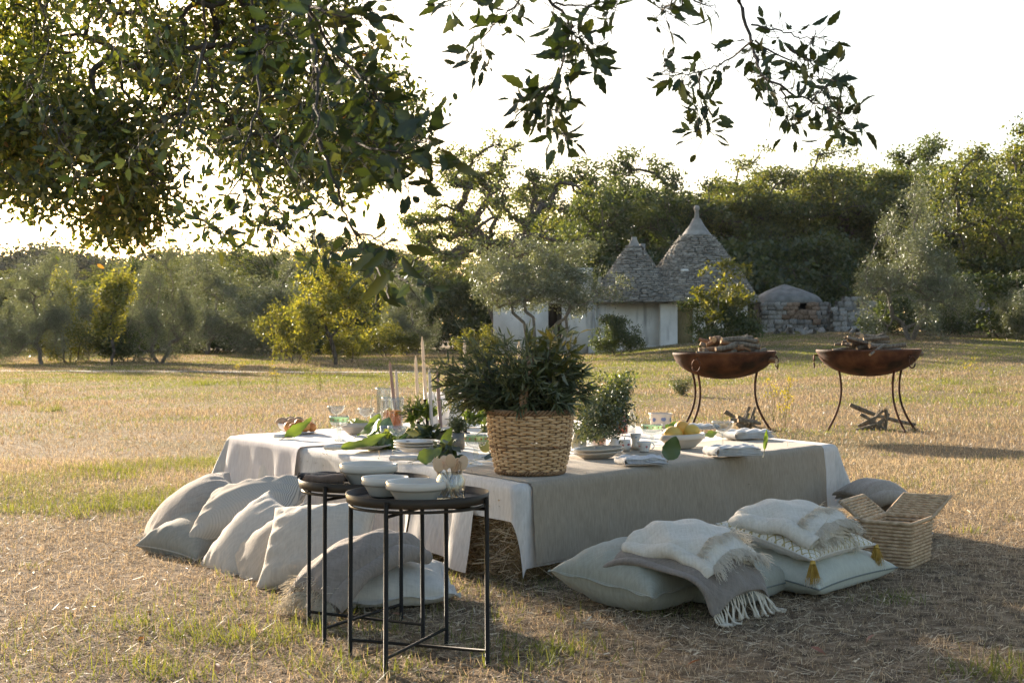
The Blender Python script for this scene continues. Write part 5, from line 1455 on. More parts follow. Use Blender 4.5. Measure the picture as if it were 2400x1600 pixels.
for ph in (0, 2.09, 4.19):
    P_ = np.stack([.03 * np.cos(tt) + .011 * np.cos(tt * 9 + ph), rad_(hb_) * .97 * np.cos(tt) + .011 * np.sin(tt * 9 + ph) * .3, hb_ - .02 + .235 * np.sin(tt) ** .8 + .011 * np.sin(tt * 9 + ph)], -1)
    MB().tube(P_, .0095, 6).build('handle_strand', M_WICKD, bk)

M_OLVO = m_leaf('olive_bouquet_leaf', [(.06, .08, .036), (.10, .122, .055), (.155, .17, .09), (.24, .25, .155)], trans=.34, gloss=.03, rough=.4, obj=True)
bq = thing('olive_bouquet', 'large bouquet of olive and laurel branches in the wicker basket', 'bouquet', BKT + np.array([0, 0, .05]))
def olive_leaf(rs):
    t = np.linspace(0, 1, 6); w = .075 * np.sin(np.pi * np.clip(t, .03, .985)) ** .7
    rib = np.stack([t, 0 * t, -.12 * t ** 2 * (1 + rs.rand())], 1)
    return MB().grid(np.stack([rib + np.stack([0 * t, w, w * .4], 1), rib, rib + np.stack([0 * t, -w, w * .4], 1)], 1))
OLT = [olive_leaf(rs) for _ in range(4)]
OLV_ME = [m_.mesh('olive_leaf', M_OLVO) for m_ in OLT]
def bouquet():
    rs = np.random.RandomState(15)
    rest, rest2 = MB(), MB(); singles = []
    st = MB()
    # stem tips by photo pixel around the basket mouth
    tips = []
    def sp(px, py, n, sx, sy, Y, sY, kind):
        for _ in range(n): tips.append((S(px + rs.normal(0, sx), py + rs.normal(0, sy), Y + rs.normal(0, sY)), kind))
    sp(1080, 895, 22, 30, 34, 6.1, .10, 0); sp(1045, 875, 14, 16, 22, 6.12, .08, 0); sp(1060, 930, 8, 16, 16, 6.05, .06, 0); sp(1130, 830, 12, 35, 20, 6.15, .12, 0)
    sp(1200, 880, 14, 40, 45, 5.98, .08, 0); sp(1290, 850, 12, 35, 35, 6.1, .12, 0); sp(1310, 930, 14, 28, 25, 5.98, .06, 0); sp(1250, 930, 10, 45, 25, 5.9, .05, 0)
    sp(1340, 890, 7, 14, 22, 6.2, .06, 0); sp(1120, 940, 9, 28, 16, 5.95, .05, 0); sp(1170, 830, 10, 50, 30, 6.3, .1, 0)
    sp(1310, 805, 12, 30, 26, 6.2, .1, 1); sp(1365, 880, 9, 16, 28, 6.15, .06, 0); sp(1235, 850, 14, 50, 35, 6.0, .1, 0); sp(1225, 895, 14, 28, 30, 5.88, .04, 0); sp(1250, 800, 10, 40, 18, 6.2, .1, 0); sp(1260, 820, 8, 25, 25, 6.2, .1, 1); sp(1330, 815, 4, 15, 20, 6.25, .05, 1)
    O = BKT + np.array([0, 0, .05])
    for q, kind in tips:
        q = q - O
        a = math.atan2(q[1], q[0]); rr = min(.12, .5 * math.hypot(q[0], q[1]))
        r0 = np.array([rr * math.cos(a) * .6, rr * math.sin(a) * .6, .10]); m = np.array([rr * math.cos(a) * 1.1, rr * math.sin(a) * 1.1, .30])
        tt = np.linspace(0, 1, 12)[:, None]; cur = (1 - tt) ** 2 * r0 + 2 * tt * (1 - tt) * m + tt ** 2 * q
        st.tube(cur, np.linspace(.003, .001, 12), 4)
        for _ in range(30 if kind == 0 else 20):
            u = .35 + .68 * rs.rand(); u = min(u, 1)
            pos = (1 - u) ** 2 * r0 + 2 * u * (1 - u) * m + u ** 2 * q
            dr = unit(2 * (1 - u) * (m - r0) + 2 * u * (q - m))
            d = unit(dr * .8 + rs.normal(0, .55, 3) + np.array([0, 0, -.35])); nr = unit(np.cross(d, rs.normal(0, 1, 3) + np.array([.0, 1., .3]))); s = np.cross(nr, d)
            if kind == 0:
                L_ = .042 + .026 * rs.rand(); W_ = L_ * (.85 + .35 * rs.rand())
                R = np.stack([d * L_, s * W_, nr * L_], 1)
                singles.append((pos[1] - .25 * abs(rs.normal()), R, pos))
            else:
                L_ = .05 + .025 * rs.rand(); R = np.stack([d * L_, s * L_ * .9, nr * L_], 1)
                v, f = NEAR_LEAF[rs.randint(6)]; rest2.add(v @ R.T + pos, f)
    singles.sort(key=lambda t: t[0])
    for i, (_, R, pos) in enumerate(singles):
        if i < 290:
            o = link('leaf', OLV_ME[i % 4], bq)
            o.matrix_local = Matrix([list(R[k]) + [pos[k]] for k in range(3)] + [[0, 0, 0, 1]])
        else:
            m_ = OLT[i % 4]; rest.add(np.concatenate(m_.v) @ R.T + pos, m_.f[4][0])
    st.build('stems', m_solid('olive_twig', (.10, .085, .06), rough=.8), bq)
    o = rest.build('olive_leaves', M_OLV, bq); o['kind'] = 'stuff'
    o = rest2.build('laurel_leaves', m_leaf('laurel_leaf', [(.05, .065, .02), (.09, .10, .03), (.16, .14, .035)], trans=.4, gloss=.07), bq); o['kind'] = 'stuff'
bouquet()
# dense green bunch right of the basket
p = tp_(1405, 1040)
t = thing('green_bunch', 'dense bunch of small-leaved myrtle right of the basket', 'bunch', p)
def bunch(t, pts, n, ln, wd, mat, seed):
    rs = np.random.RandomState(seed)
    o0 = np.array(t.location); B_ = []
    mb = MB(); root = np.array([0, 0, .02])
    for px, py, sx, sy, Y in pts:
        for _ in range(14):
            q = S(px + rs.normal(0, sx), py + rs.normal(0, sy), Y + rs.normal(0, .08)) - o0
            mb.tube([root, (root + q) / 2 + rs.normal(0, .012, 3), q], [.002, .0015, .0008], 4)
            u = .45 + .6 * rs.rand(n); B_.append(root + (q - root) * u[:, None] + rs.normal(0, .014, (n, 3)))
    mb.build('stems', M_STALK, t)
    B_ = np.concatenate(B_); D_ = rs.normal(0, 1, B_.shape); D_ /= np.linalg.norm(D_, axis=1, keepdims=True)
    V, Fc = soup_quads(B_, D_, ln * (.6 + .8 * rs.rand(len(B_))), wd * (.7 + .6 * rs.rand(len(B_))), rs=rs)
    o = link('foliage', np_mesh('foliage', V, Fc, mat, False), t); o['kind'] = 'stuff'
bunch(t, [(1440, 925, 22, 22, 6.9), (1465, 915, 14, 20, 7.0), (1400, 960, 25, 20, 6.8), (1380, 1000, 18, 18, 6.7), (1430, 985, 22, 16, 6.9), (1375, 950, 15, 22, 6.6), (1455, 960, 16, 14, 7.0), (1410, 930, 20, 20, 6.8)], 80, .022, .010, M_HERB, 5)
bunch(t, [(1455, 895, 16, 10, 7.0), (1440, 900, 20, 10, 7.0)], 26, .02, .009, M_BRIGHT, 6)

# ------------------------------------------------------------------ black tray side tables
def side_table(label, c, rot, ztop=.525):
    t = thing('side_table', label, 'side table', (c[0], c[1], 0), 'black tray tables')
    t.rotation_euler = (0, 0, rot)
    R_ = .222
    MB().lathe([(.001, ztop - .030), (R_ - .004, ztop - .030), (R_, ztop - .027), (R_ + .002, ztop), (R_ - .001, ztop), (R_ - .004, ztop - .022), (.001, ztop - .022)], 64).build('tray', M_BRONZE, t)
    MB().lathe([(.001, ztop - .0205), (R_ - .006, ztop - .0205)], 64).build('tray_lining', M_BLACK, t)
    aa_ = np.linspace(0, 2 * np.pi, 64, endpoint=False)
    MB().tube(np.stack([(R_ - .012) * np.cos(aa_), (R_ - .012) * np.sin(aa_), np.full(64, ztop - .040)], -1), .005, 6, closed=True).build('ring', M_BRONZE, t)
    for k in range(4):
        an = k * math.pi / 2; ca, sa = math.cos(an), math.sin(an)
        MB().tube([((R_ + .012) * ca, (R_ + .012) * sa, -.012), ((R_ + .009) * ca, (R_ + .009) * sa, ztop - .012), ((R_ + .009) * ca, (R_ + .009) * sa, ztop - .008)], [.0072, .0072, .006], 10).build('leg', M_BLACK, t)
    for k in range(2):
        an = k * math.pi / 2; ca, sa = math.cos(an), math.sin(an); q = R_ + .012
        for zz_ in (.045 + .008 * k, ztop - .045 - .008 * k):
            MB().tube([(-q * ca, -q * sa, zz_), (q * ca, q * sa, zz_)], .0052, 8).build('cross_bar', M_BLACK, t)
    return t
TA, TB = np.array([-.295, 4.444]), np.array([-.505, 4.87])
side_table('front black tray side table carrying two bowls and a cutlery jar', TA, math.radians(-20))
side_table('rear black tray side table carrying a large bowl and dark napkins', TB, math.radians(-28), .525)
zt_ = .525 - .0195
tray = lambda px, Y: np.array([(px - 1200) / F * Y, Y, zt_])
lathe_thing('bowl', 'wide cream bowl in front on the front tray table', 'bowl', tray(975, 4.36), bowl_prof(.093, .062, .62), M_CER, 48)
lathe_thing('bowl', 'cream bowl half hidden behind the wide one on the front tray', 'bowl', tray(903, 4.49), bowl_prof(.075, .062, .6), M_CER, 48)
lathe_thing('bowl', 'large cream bowl on the rear tray table', 'bowl', tray(864, 4.86), bowl_prof(.099, .07, .62), M_CER, 48)
M_NAPD, M_NAPBR = m_cloth('charcoal_napkin', (.045, .04, .042), (.03, .027, .028)), m_cloth('brown_napkin', (.22, .14, .10), (.15, .10, .07))
napkin('charcoal rolled napkin at the back of the rear tray', up(tray(745, 4.93), .002), .13, .06, .35 + math.pi / 2, 3, .010, M_NAPD, 3, True, group='rolled napkins on the rear tray')
napkin('brown rolled napkin at the front of the rear tray', up(tray(760, 4.80), .002), .13, .06, .1 + math.pi / 2, 3, .011, M_NAPBR, 4, True, group='rolled napkins on the rear tray')
napkin('grey-brown rolled napkin between the other two on the rear tray', up(tray(772, 4.88), .002), .13, .06, .25 + math.pi / 2, 3, .010, m_cloth('taupe_napkin', (.12, .10, .09)), 6, True, group='rolled napkins on the rear tray')
# jar of wooden cutlery
jp = tray(1056, 4.40)
t = thing('cutlery_jar', 'glass jar of wooden and metal cutlery on the front tray', 'jar', jp)
MB().lathe([(.001, .003), (.040, .003), (.043, 0), (.045, .006), (.045, .062), (.036, .078), (.036, .088), (.039, .090), (.034, .090), (.033, .076), (.041, .060), (.041, .008), (.001, .008)], 32).build('jar_glass', M_GLASS, t)
rs = np.random.RandomState(2)
M_WOODS = m_solid('pale_birch', (.68, .50, .33), (.60, .42, .27), 20, .7)
M_STEEL = m_solid('cutlery_steel', (.55, .54, .52), rough=.25, metal=1)
for i in range(5):
    a0 = 2.3 * i; b0 = np.array([.022 * math.cos(a0 + 2.6), .022 * math.sin(a0 + 2.6), .012]); e = np.array([-.04 + .02 * i, .02 * math.sin(a0), .112 + .008 * (i % 3)])
    o = thing('wooden_spoon', 'pale wooden spoon standing in the glass jar', 'spoon', jp, 'wooden cutlery in the jar')
    mb = MB().tube([b0, b0 + (e - b0) * .75], .003, 6); mb.build('handle', M_WOODS, o)
    d = unit(e - b0); R = np.stack([d, np.array([1., 0, 0]) - d * d[0], np.array([0, 1., 0])], 1)
    MB().add(lump(.021, 1.15, .78, .12, i, .02).reshape(-1, 3) @ R.T + b0 + (e - b0) * .93, np.array([[q * 20 + j, (q + 1) * 20 + j, (q + 1) * 20 + (j + 1) % 20, q * 20 + (j + 1) % 20] for q in range(12) for j in range(20)])).build('spoon_bowl', M_WOODS, o)
for i in range(9):
    a0 = 2.4 * i; b0 = np.array([.024 * math.cos(a0 + 3), .024 * math.sin(a0 + 3), .012]); e = np.array([.012 + .042 * rs.rand() if i % 3 else -.052, .03 * math.sin(a0), .115 + .02 * rs.rand()])
    o = MB().tube([b0, (b0 + e) / 2, e], [.0026, .003, .0022], 6, flat=.6).build('wooden_stick', M_WOODS, None, loc=jp)
    tag(o, 'thin wooden fork or knife handle standing in the glass jar', 'cutlery', 'wooden cutlery in the jar')
for i in range(7):
    a0 = 1.1 * i; b0 = np.array([.034 * math.cos(a0), .034 * math.sin(a0), .012]); e = np.array([.026 * math.cos(a0 + 2.8), .026 * math.sin(a0 + 2.8), .082])
    o = MB().tube([b0, (b0 + e) / 2, e], [.004, .002, .003], 6, flat=.5).build('metal_fork', M_STEEL, None, loc=jp)
    tag(o, 'steel fork or spoon slanting inside the glass jar', 'cutlery', 'steel cutlery in the jar')
# ------------------------------------------------------------------ cushions
M_BEIGE = m_cloth('beige_linen', (.52, .45, .37), (.42, .36, .29), trans=.05)
M_BEIGE2 = m_cloth('pale_beige_linen', (.58, .52, .44), (.49, .43, .36), trans=.05)
M_OLIVG = m_cloth('olive_grey_linen', (.34, .31, .25), (.27, .25, .20), trans=.04)
M_SAGE = m_cloth('sage_linen', (.36, .36, .30), (.30, .30, .245), trans=.04)
M_MINT = m_cloth('pale_mint_linen', (.50, .515, .44), (.44, .45, .38), trans=.04)
M_OFFW = m_cloth('off_white_linen', (.64, .60, .53), (.54, .50, .44), trans=.05)
M_CREAM = m_cloth('cream_wool', (.72, .67, .58), (.60, .55, .46), trans=.08, bump=.6, weave=160)
M_GREYW = m_cloth('taupe_grey_wool', (.265, .225, .19), (.20, .168, .14), trans=.05, bump=.5)
M_TAUPE = m_cloth('beige_wool', (.46, .39, .32), (.36, .30, .245), trans=.05, bump=.5)
M_TAUPE2 = m_cloth('brown_taupe_wool', (.33, .275, .23), (.25, .205, .17), trans=.05, bump=.5)
M_SEAM = m_solid('grey_seam', (.16, .18, .17), rough=.9)
M_YARN = m_solid('mustard_yarn', (.60, .39, .09), (.48, .30, .06), 60, .9)
M_FRW = m_solid('cream_fringe_yarn', (.86, .80, .69), rough=.95, trans=.35)

def stripe_mat():
    m, N, L, out = newmat('ticking_stripe')
    p = N.new('ShaderNodeBsdfPrincipled'); p.inputs['Roughness'].default_value = .92; p.inputs['Specular IOR Level'].default_value = .1
    uv = N.new('ShaderNodeAttribute'); uv.attribute_name = 'cuv'
    w = N.new('ShaderNodeTexWave'); w.inputs['Scale'].default_value = 10.0; w.inputs['Distortion'].default_value = .3; w.wave_profile = 'SIN'
    L.new(uv.outputs['Vector'], w.inputs[0]); r = ramp(N, [(.30, .275, .24), (.56, .50, .42)], [.22, .42]); L.new(w.outputs[0], r.inputs[0])
    L.new(r.outputs[0], p.inputs['Base Color']); L.new(p.outputs[0], out.inputs[0]); return m
def diamond_mat():
    m, N, L, out = newmat('ikat_diamond_print')
    p = N.new('ShaderNodeBsdfPrincipled'); p.inputs['Roughness'].default_value = .92; p.inputs['Specular IOR Level'].default_value = .1
    uv = N.new('ShaderNodeAttribute'); uv.attribute_name = 'cuv'
    sx = N.new('ShaderNodeSeparateXYZ'); L.new(uv.outputs['Vector'], sx.inputs[0])
    def math_(op, a, b=None):
        q = N.new('ShaderNodeMath'); q.operation = op
        for i, v in enumerate((a, b)):
            if v is None: continue
            if isinstance(v, (int, float)): q.inputs[i].default_value = v
            else: L.new(v, q.inputs[i])
        return q.outputs[0]
    k = 6.0
    u = math_('MULTIPLY', sx.outputs[0], k); v = math_('MULTIPLY', sx.outputs[1], k)
    tri = lambda s: math_('ABSOLUTE', math_('SUBTRACT', math_('FRACT', s), .5))
    d1 = tri(math_('ADD', u, v)); d2 = tri(math_('SUBTRACT', u, v))
    line = math_('MINIMUM', d1, d2); mxx = math_('MAXIMUM', d1, d2)
    r = ramp(N, [(.40, .33, .16), (.40, .33, .16), (.68, .65, .58), (.68, .65, .58)], [0, .07, .11, 1]); L.new(line, r.inputs[0])
    dot = ramp(N, [(1, 1, 1), (1, 1, 1), (.62, .60, .56)], [0, .42, .46]); L.new(line, dot.inputs[0])
    mx = N.new('ShaderNodeMix'); mx.data_type = 'RGBA'; mx.blend_type = 'MULTIPLY'; mx.inputs[0].default_value = 1; L.new(r.outputs[0], mx.inputs[6]); L.new(dot.outputs[0], mx.inputs[7])
    L.new(mx.outputs[2], p.inputs['Base Color']); L.new(p.outputs[0], out.inputs[0]); return m
M_STRIPE, M_DIAM = stripe_mat(), diamond_mat()

def cushion(label, center, w, d, h, n, spin, mat, seed=1, pinch=.10, sink=.02, seam=None, flange=0.0, z0=None, mat_b=None, fill=.42, crease=1.0, cat='cushion', R=None):
    """stuffed cushion: two bulged sheets joined along a pointed-corner outline, wrinkled, flattened where it touches the ground"""
    rs = np.random.RandomState(seed)
    m = 30
    s = np.sin(np.linspace(-1, 1, m) * np.pi / 2)
    u, v = np.meshgrid(s, s, indexing='ij')
    x = w / 2 * u * (1 - pinch * (1 - v ** 2) * np.abs(u)); y = d / 2 * v * (1 - pinch * (1 - u ** 2) * np.abs(v))
    prof = (np.clip(1 - u ** 2, 0, 1) * np.clip(1 - v ** 2, 0, 1)) ** fill
    edge = 1 - np.clip((1 - np.maximum(np.abs(u), np.abs(v))) * 2.2, 0, 1)
    wr = .42 * crease * (.016 * (.45 - np.abs(wob(u * 2.6, v * 2.6, seed + 31, 5))) + .010 * edge * np.sin(17 * (u * (np.abs(v) > np.abs(u)) + v * (np.abs(u) >= np.abs(v))) + seed) * (1 - edge) * 4 + .010 * wob(u * 3.4, v * 3.4, seed, 6) + .006 * wob(u * 8, v * 8, seed + 3, 6)) * np.clip(prof * 1.5, 0, 1)
    top = np.stack([x, y, h / 2 * prof * (1 + .1 * wob(u * 1.5, v * 1.5, seed + 9)) + wr], -1)
    wr2 = wr[::-1]
    bot = np.stack([x, y, -h / 2 * prof * (1 + .1 * wob(u * 1.5, v * 1.5, seed + 19)) + wr2], -1)
    Rm = basis(n, spin) if R is None else R
    c = np.asarray(center, float)
    mb = MB()
    tw, bw = top @ Rm.T, bot @ Rm.T
    zmin = min(tw[..., 2].min(), bw[..., 2].min())
    base = (float(terrain(c[0], c[1])) if z0 is None else z0)
    # rest on base: sink a little and flatten what goes below
    dz = -zmin - sink if len(c) == 2 or c[2] is None else c[2] - base
    for a_ in (tw, bw):
        a_[..., 2] += dz
        lowm = a_[..., 2] < .012
        a_[..., 2] = np.where(lowm, .004 + .1 * np.clip(a_[..., 2], -.08, .012) + .008, a_[..., 2]) if z0 is None else a_[..., 2]
    o = thing('cushion', label, cat, (c[0], c[1], base))
    mb.grid(tw); front = mb
    cover = front.build('cover', mat, o)
    back = MB().grid(bw[:, ::-1]).build('cover_underside', mat_b or mat, o)
    for ob, uu in ((cover, np.stack([x, y, 0 * x], -1)), (back, np.stack([x, y, 0 * x], -1)[:, ::-1])):
        at = ob.data.attributes.new('cuv', 'FLOAT_VECTOR', 'POINT'); at.data.foreach_set('vector', (uu / .1).astype(np.float32).ravel() * .45)
    ring = np.concatenate([tw[0, :-1], tw[:-1, -1], tw[-1, :0:-1], tw[:0:-1, 0]])
    if seam is not None:
        MB().tube(ring, .0038, 5, closed=True).build('piping', seam, o)
    if flange:
        cen = ring.mean(0); k = len(ring)
        dirs = ring - cen; dirs /= np.linalg.norm(dirs, axis=1, keepdims=True)
        nn = Rm[:, 2]
        wv = flange * .35 * np.sin(np.arange(k) * .9 + seed)[:, None] * nn
        out_ = ring + dirs * flange + wv
        out_[:, 2] = np.maximum(out_[:, 2], .006)
        mid = ring + dirs * flange * .5 + .5 * wv; mid[:, 2] = np.maximum(mid[:, 2], .006)
        MB().grid(np.stack([ring, mid, out_], 0), wrapv=True).build('flange', mat, o)
    return o, ring, Rm

def strands(bases, dirs, ln, r, mat, seed, name='fringe', kink=.25, segs=4, n=3, zmin=.004):
    rs = np.random.RandomState(seed); mb = MB()
    for b, d in zip(bases, dirs):
        L_ = ln * (.7 + .5 * rs.rand()); p = np.array(b, float); pts = [p.copy()]; dd = unit(np.asarray(d) + rs.normal(0, kink, 3))
        for _ in range(segs):
            p = p + dd * L_ / segs; p[2] = max(p[2], zmin); pts.append(p.copy()); dd = unit(dd + rs.normal(0, kink * .7, 3) + np.array([0, 0, -.18]))
        mb.tube(pts, np.linspace(r, r * .6, segs + 1), n, cap=False)
    return mb

def add_fringe(o, ring, Rm, i0, i1, count, ln, r, seed, droop=.4):
    rs = np.random.RandomState(seed); cen = ring.mean(0); k = len(ring); B_, D_ = [], []
    for _ in range(count):
        f = i0 + (i1 - i0) * rs.rand(); i = int(f) % k; b = ring[i] + (ring[(i + 1) % k] - ring[i]) * (f % 1)
        B_.append(b); D_.append(unit(b - cen) + Rm[:, 2] * .3 * rs.rand() + np.array([0, 0, -droop]))
    f_ = strands(B_, D_, ln, r, M_FRW, seed, kink=.45, segs=4).build('fringe', M_FRW, o); f_['kind'] = 'stuff'

# the heap on the left, from the back
o, ring, Rm = cushion('fluffy beige fringed cushion farthest left in the heap', S(452, 1205, 6.95), .52, .44, .24, (-.52, -.30, .80), 24, M_TAUPE, 1, seam=None, z0=0)
add_fringe(o, ring, Rm, 0, 29, 340, .07, .0014, 3)
cushion('olive-beige cushion lying flat, its point toward the left', S(475, 1256, 6.70), .44, .44, .21, (-.10, -.22, .97), -38, M_OLIVG, 2, seam=M_BEIGE, z0=0)
cushion('beige cushion with fine grey stripes in the heap', S(585, 1196, 6.62), .54, .40, .22, (-.28, -.42, .86), -8, M_STRIPE, 3, seam=M_BEIGE, z0=0, crease=1.8)
o, ring, Rm = cushion('pale beige cushion with a frayed corner, standing on its point', S(590, 1272, 6.20), .46, .40, .19, (-.55, -.50, .66), 40, M_BEIGE2, 4, seam=M_BEIGE2, z0=0)
add_fringe(o, ring, Rm, 0, 20, 150, .06, .0013, 5, .6)
cushion('grey-beige cushion wedged between two paler ones', S(648, 1302, 5.98), .40, .36, .19, (-.48, -.62, .62), 20, M_BEIGE, 5, seam=M_BEIGE, z0=0)
cushion('large pale beige cushion propped upright before the table', S(745, 1278, 5.74), .47, .40, .20, (-.28, -.72, .63), -6, M_BEIGE2, 6, seam=M_BEIGE2, z0=0, crease=1.6)
o7, ring7, R7 = cushion('off-white flanged cushion under the fringed beige throw', SZ(885, 1405)[:2], .55, .46, .17, (-.05, -.10, .99), 8, M_OFFW, 7, flange=.028, sink=.03, seam=M_OFFW)

# the row on the right, lined up with the table front
ea3, nab3 = np.array([*EA, 0]), np.array([*NAB, 0])
def aligned(tilt=0.0, spin=0.0, roll=0.0):
    """axes: x along the table front, y towards the table, tilt leans the top towards the viewer's side"""
    x = ea3 * math.cos(math.radians(spin)) - nab3 * math.sin(math.radians(spin)); y = np.cross([0, 0, 1.], x)
    n = unit(np.array([0, 0, 1.]) + -y * tilt + x * roll); x = unit(x - n * (x @ n)); y = np.cross(n, x)
    return np.stack([x, y, n], 1)
cushion('sage green cushion at the left of the front row', (.475, 5.37), .48, .46, .27, None, 0, M_SAGE, 11, seam=M_SAGE, R=aligned(.10, 0), flange=.012, sink=.03)
cushion('sage green cushion mostly hidden under the grey throw', (.80, 5.52), .50, .46, .20, None, 0, M_SAGE, 12, seam=M_SEAM, R=aligned(.08, 3), sink=.03)
cushion('pale mint cushion with a dark seam at the right of the front row', (1.19, 5.80), .68, .50, .21, None, 0, M_MINT, 13, seam=M_SEAM, R=aligned(.10, 0), sink=.03)
o5, ring5, R5 = cushion('ochre diamond-print cushion with yellow tassels', np.array([1.155, 5.76, .205]), .54, .44, .12, None, 0, M_DIAM, 14, seam=M_OFFW, R=aligned(.24, 0), z0=0, mat_b=M_OFFW)
# tassels at its front corners
for nm, i in (('tassel', 0), ('tassel', 87)):
    b = ring5[i]
    g = MB().tube([b, b + np.array([0, -.004, -.014])], [.009, .012], 8); tz = g.build('tassel', M_YARN, o5)
    rs = np.random.RandomState(i + 3); B_, D_ = [], []
    for _ in range(130):
        a_ = rs.rand() * 6.28; rr = .012 * math.sqrt(rs.rand())
        B_.append(b + np.array([rr * math.cos(a_), rr * math.sin(a_) - .004, -.014])); D_.append(np.array([.38 * math.cos(a_) * rr / .012, .38 * math.sin(a_) * rr / .012, -1]))
    f = strands(B_, D_, .062, .0011, M_YARN, i, kink=.06, segs=4, zmin=.02).build('tassel_threads', M_YARN, tz); f['kind'] = 'stuff'
    B2 = [q + np.array([rs.normal(0, .014), rs.normal(0, .008), -.05]) for q in B_[:60]]
    f = strands(B2, D_[:60], .035, .001, M_FRW, i, kink=.2, segs=3, zmin=.015).build('tassel_underlayer', M_FRW, tz); f['kind'] = 'stuff'

# ------------------------------------------------------------------ folded throws
def throw(name, label, path, side, width, layers, th, mat, seed, sag=.03, part='layer', wv=.004, wrap=True):
    """a folded blanket: soft sheets lying close on one another, the outer one wrapped round the left edge"""
    rs = np.random.RandomState(seed)
    path = np.asarray(path, float); o0 = np.array([*path.mean(0)[:2], 0])
    t = thing(name, label, 'throw', o0)
    n = 40
    q = np.linspace(0, 1, len(path)); u = np.linspace(0, 1, n)
    P0 = np.stack([np.interp(u, q, path[:, k]) for k in range(3)], 1)
    for _ in range(10): P0[1:-1] = (P0[:-2] + 2 * P0[1:-1] + P0[2:]) / 4
    T_ = np.gradient(P0, axis=0); T_ /= np.linalg.norm(T_, axis=1, keepdims=True)
    side = unit(side); Nn = np.cross(side, T_); Nn /= np.linalg.norm(Nn, axis=1, keepdims=True)
    Nn *= np.sign(Nn[:, 2].mean())
    tops = []
    m = 22
    vv = np.sin(np.linspace(-1, 1, m) * np.pi / 2)
    for l in range(layers):
        off = l * th * .93
        top = np.zeros((n, m, 3)); bot = np.zeros((n, m, 3))
        wid = width / 2 * (1 - .03 * l + .015 * rs.normal())
        for j, v in enumerate(vv):
            e = (1 - abs(v) ** 5) ** .5
            w_ = wv * (np.sin(u * 7 + v * 3 + seed) + np.sin(u * 15 - v * 6 + seed * 2)) * .5 + .4 * wv * np.sin(u * 11 + v * 9 + l * 2)
            endr = (1 - np.abs(2 * u - 1) ** 18) ** .5
            edge = .006 * np.sin(u * 13 + l * 2 + seed) * abs(v)
            base_ = P0 - o0 + side * (v * wid + edge[:, None] * np.sign(v))
            top[:, j] = base_ + Nn * (off + th * (.5 + .55 * e * endr) + w_)[:, None]
            bot[:, j] = base_ + Nn * (off + th * (.5 - .5 * e * endr) + w_)[:, None]
            droop = sag * (abs(v) ** 2.5)
            top[:, j, 2] -= droop; bot[:, j, 2] -= droop
        for a_ in (top, bot): a_[..., 2] = np.maximum(a_[..., 2], .008 + .01 * l)
        mb = MB().grid(top).grid(bot[:, ::-1])
        mb.grid(np.stack([top[:, 0], bot[:, 0]], 0)); mb.grid(np.stack([bot[:, -1], top[:, -1]], 0)); mb.grid(np.stack([bot[0], top[0]], 0)); mb.grid(np.stack([top[-1], bot[-1]], 0))
        mb.build(part, mat, t); tops.append((top, bot))
    if wrap and layers > 1:
        # outer fold round the left edge
        a0, b0 = tops[-1][0][:, 1] + Nn * .002, tops[0][1][:, 1] - Nn * .002
        rows = []
        for f in np.linspace(0, np.pi, 9):
            c_ = (a0 + b0) / 2; h_ = (a0 - b0) / 2
            rows.append(c_ + h_ * math.cos(f) - side * (np.linalg.norm(h_, axis=1, keepdims=True) * .75 + .012) * math.sin(f))
        R_ = np.stack(rows, 1)
        R_[..., 2] = np.maximum(R_[..., 2], .008)
        MB().grid(R_).build('fold', mat, t)
    return t, tops, Nn, T_
def fringe_row(t, row, d, per, ln, r, seed, mat=None, kink=.3, name='fringe', segs=4):
    rs = np.random.RandomState(seed); B_, D_ = [], []
    for i in range(per):
        f = rs.rand() * (len(row) - 1.001); k = int(f); B_.append(row[k] + (row[k + 1] - row[k]) * (f - k)); D_.append(d)
    o = strands(B_, D_, ln, r, mat or M_FRW, seed, kink=kink, segs=segs).build(name, mat or M_FRW, t); o['kind'] = 'stuff'
    return o
def tassel_row(t, row, d, n, ln, r, seed, mat):
    """knotted tassels, each one a part"""
    rs = np.random.RandomState(seed)
    for i in range(n):
        f = (i + .5) / n * (len(row) - 1.001); k = int(f); b = row[k] + (row[k + 1] - row[k]) * (f - k)
        dd = unit(np.asarray(d) + np.array([rs.normal(0, .22), rs.normal(0, .12), 0]))
        p = b.copy(); pts = [p.copy()]
        for s_ in range(6):
            p = p + dd * ln * (.85 + .3 * rs.rand()) / 6; p[2] = max(p[2], .008); pts.append(p.copy()); dd = unit(dd + np.array([rs.normal(0, .15), rs.normal(0, .1), -.1]))
        rr = np.array([.7, .8, .9, 1.0, 1.7, 1.1, 1.3]) * r
        MB().tube(pts, rr, 6).build('tassel', mat, t)

ctr = lambda s_, back, z: np.array([*(np.array([.79, 5.07]) + EA * (s_ + .05) - NAB * back), z])
# taupe grey throw over the two sage cushions
t, tops, Nn, T_ = throw('grey_throw', 'taupe grey throw with knotted cream tassels over the sage cushions', [ctr(-.01, -.015, .085), ctr(-.01, .02, .13), ctr(-.01, .08, .185), ctr(-.01, .2, .215), ctr(-.01, .34, .225), ctr(-.02, .44, .205), ctr(-.02, .52, .16)], ea3, .38, 2, .017, M_GREYW, 21, wv=.010, sag=.05)
tassel_row(t, tops[0][0][0], nab3 * .45 + np.array([0, 0, -.9]), 34, .125, .0034, 4, M_FRW)
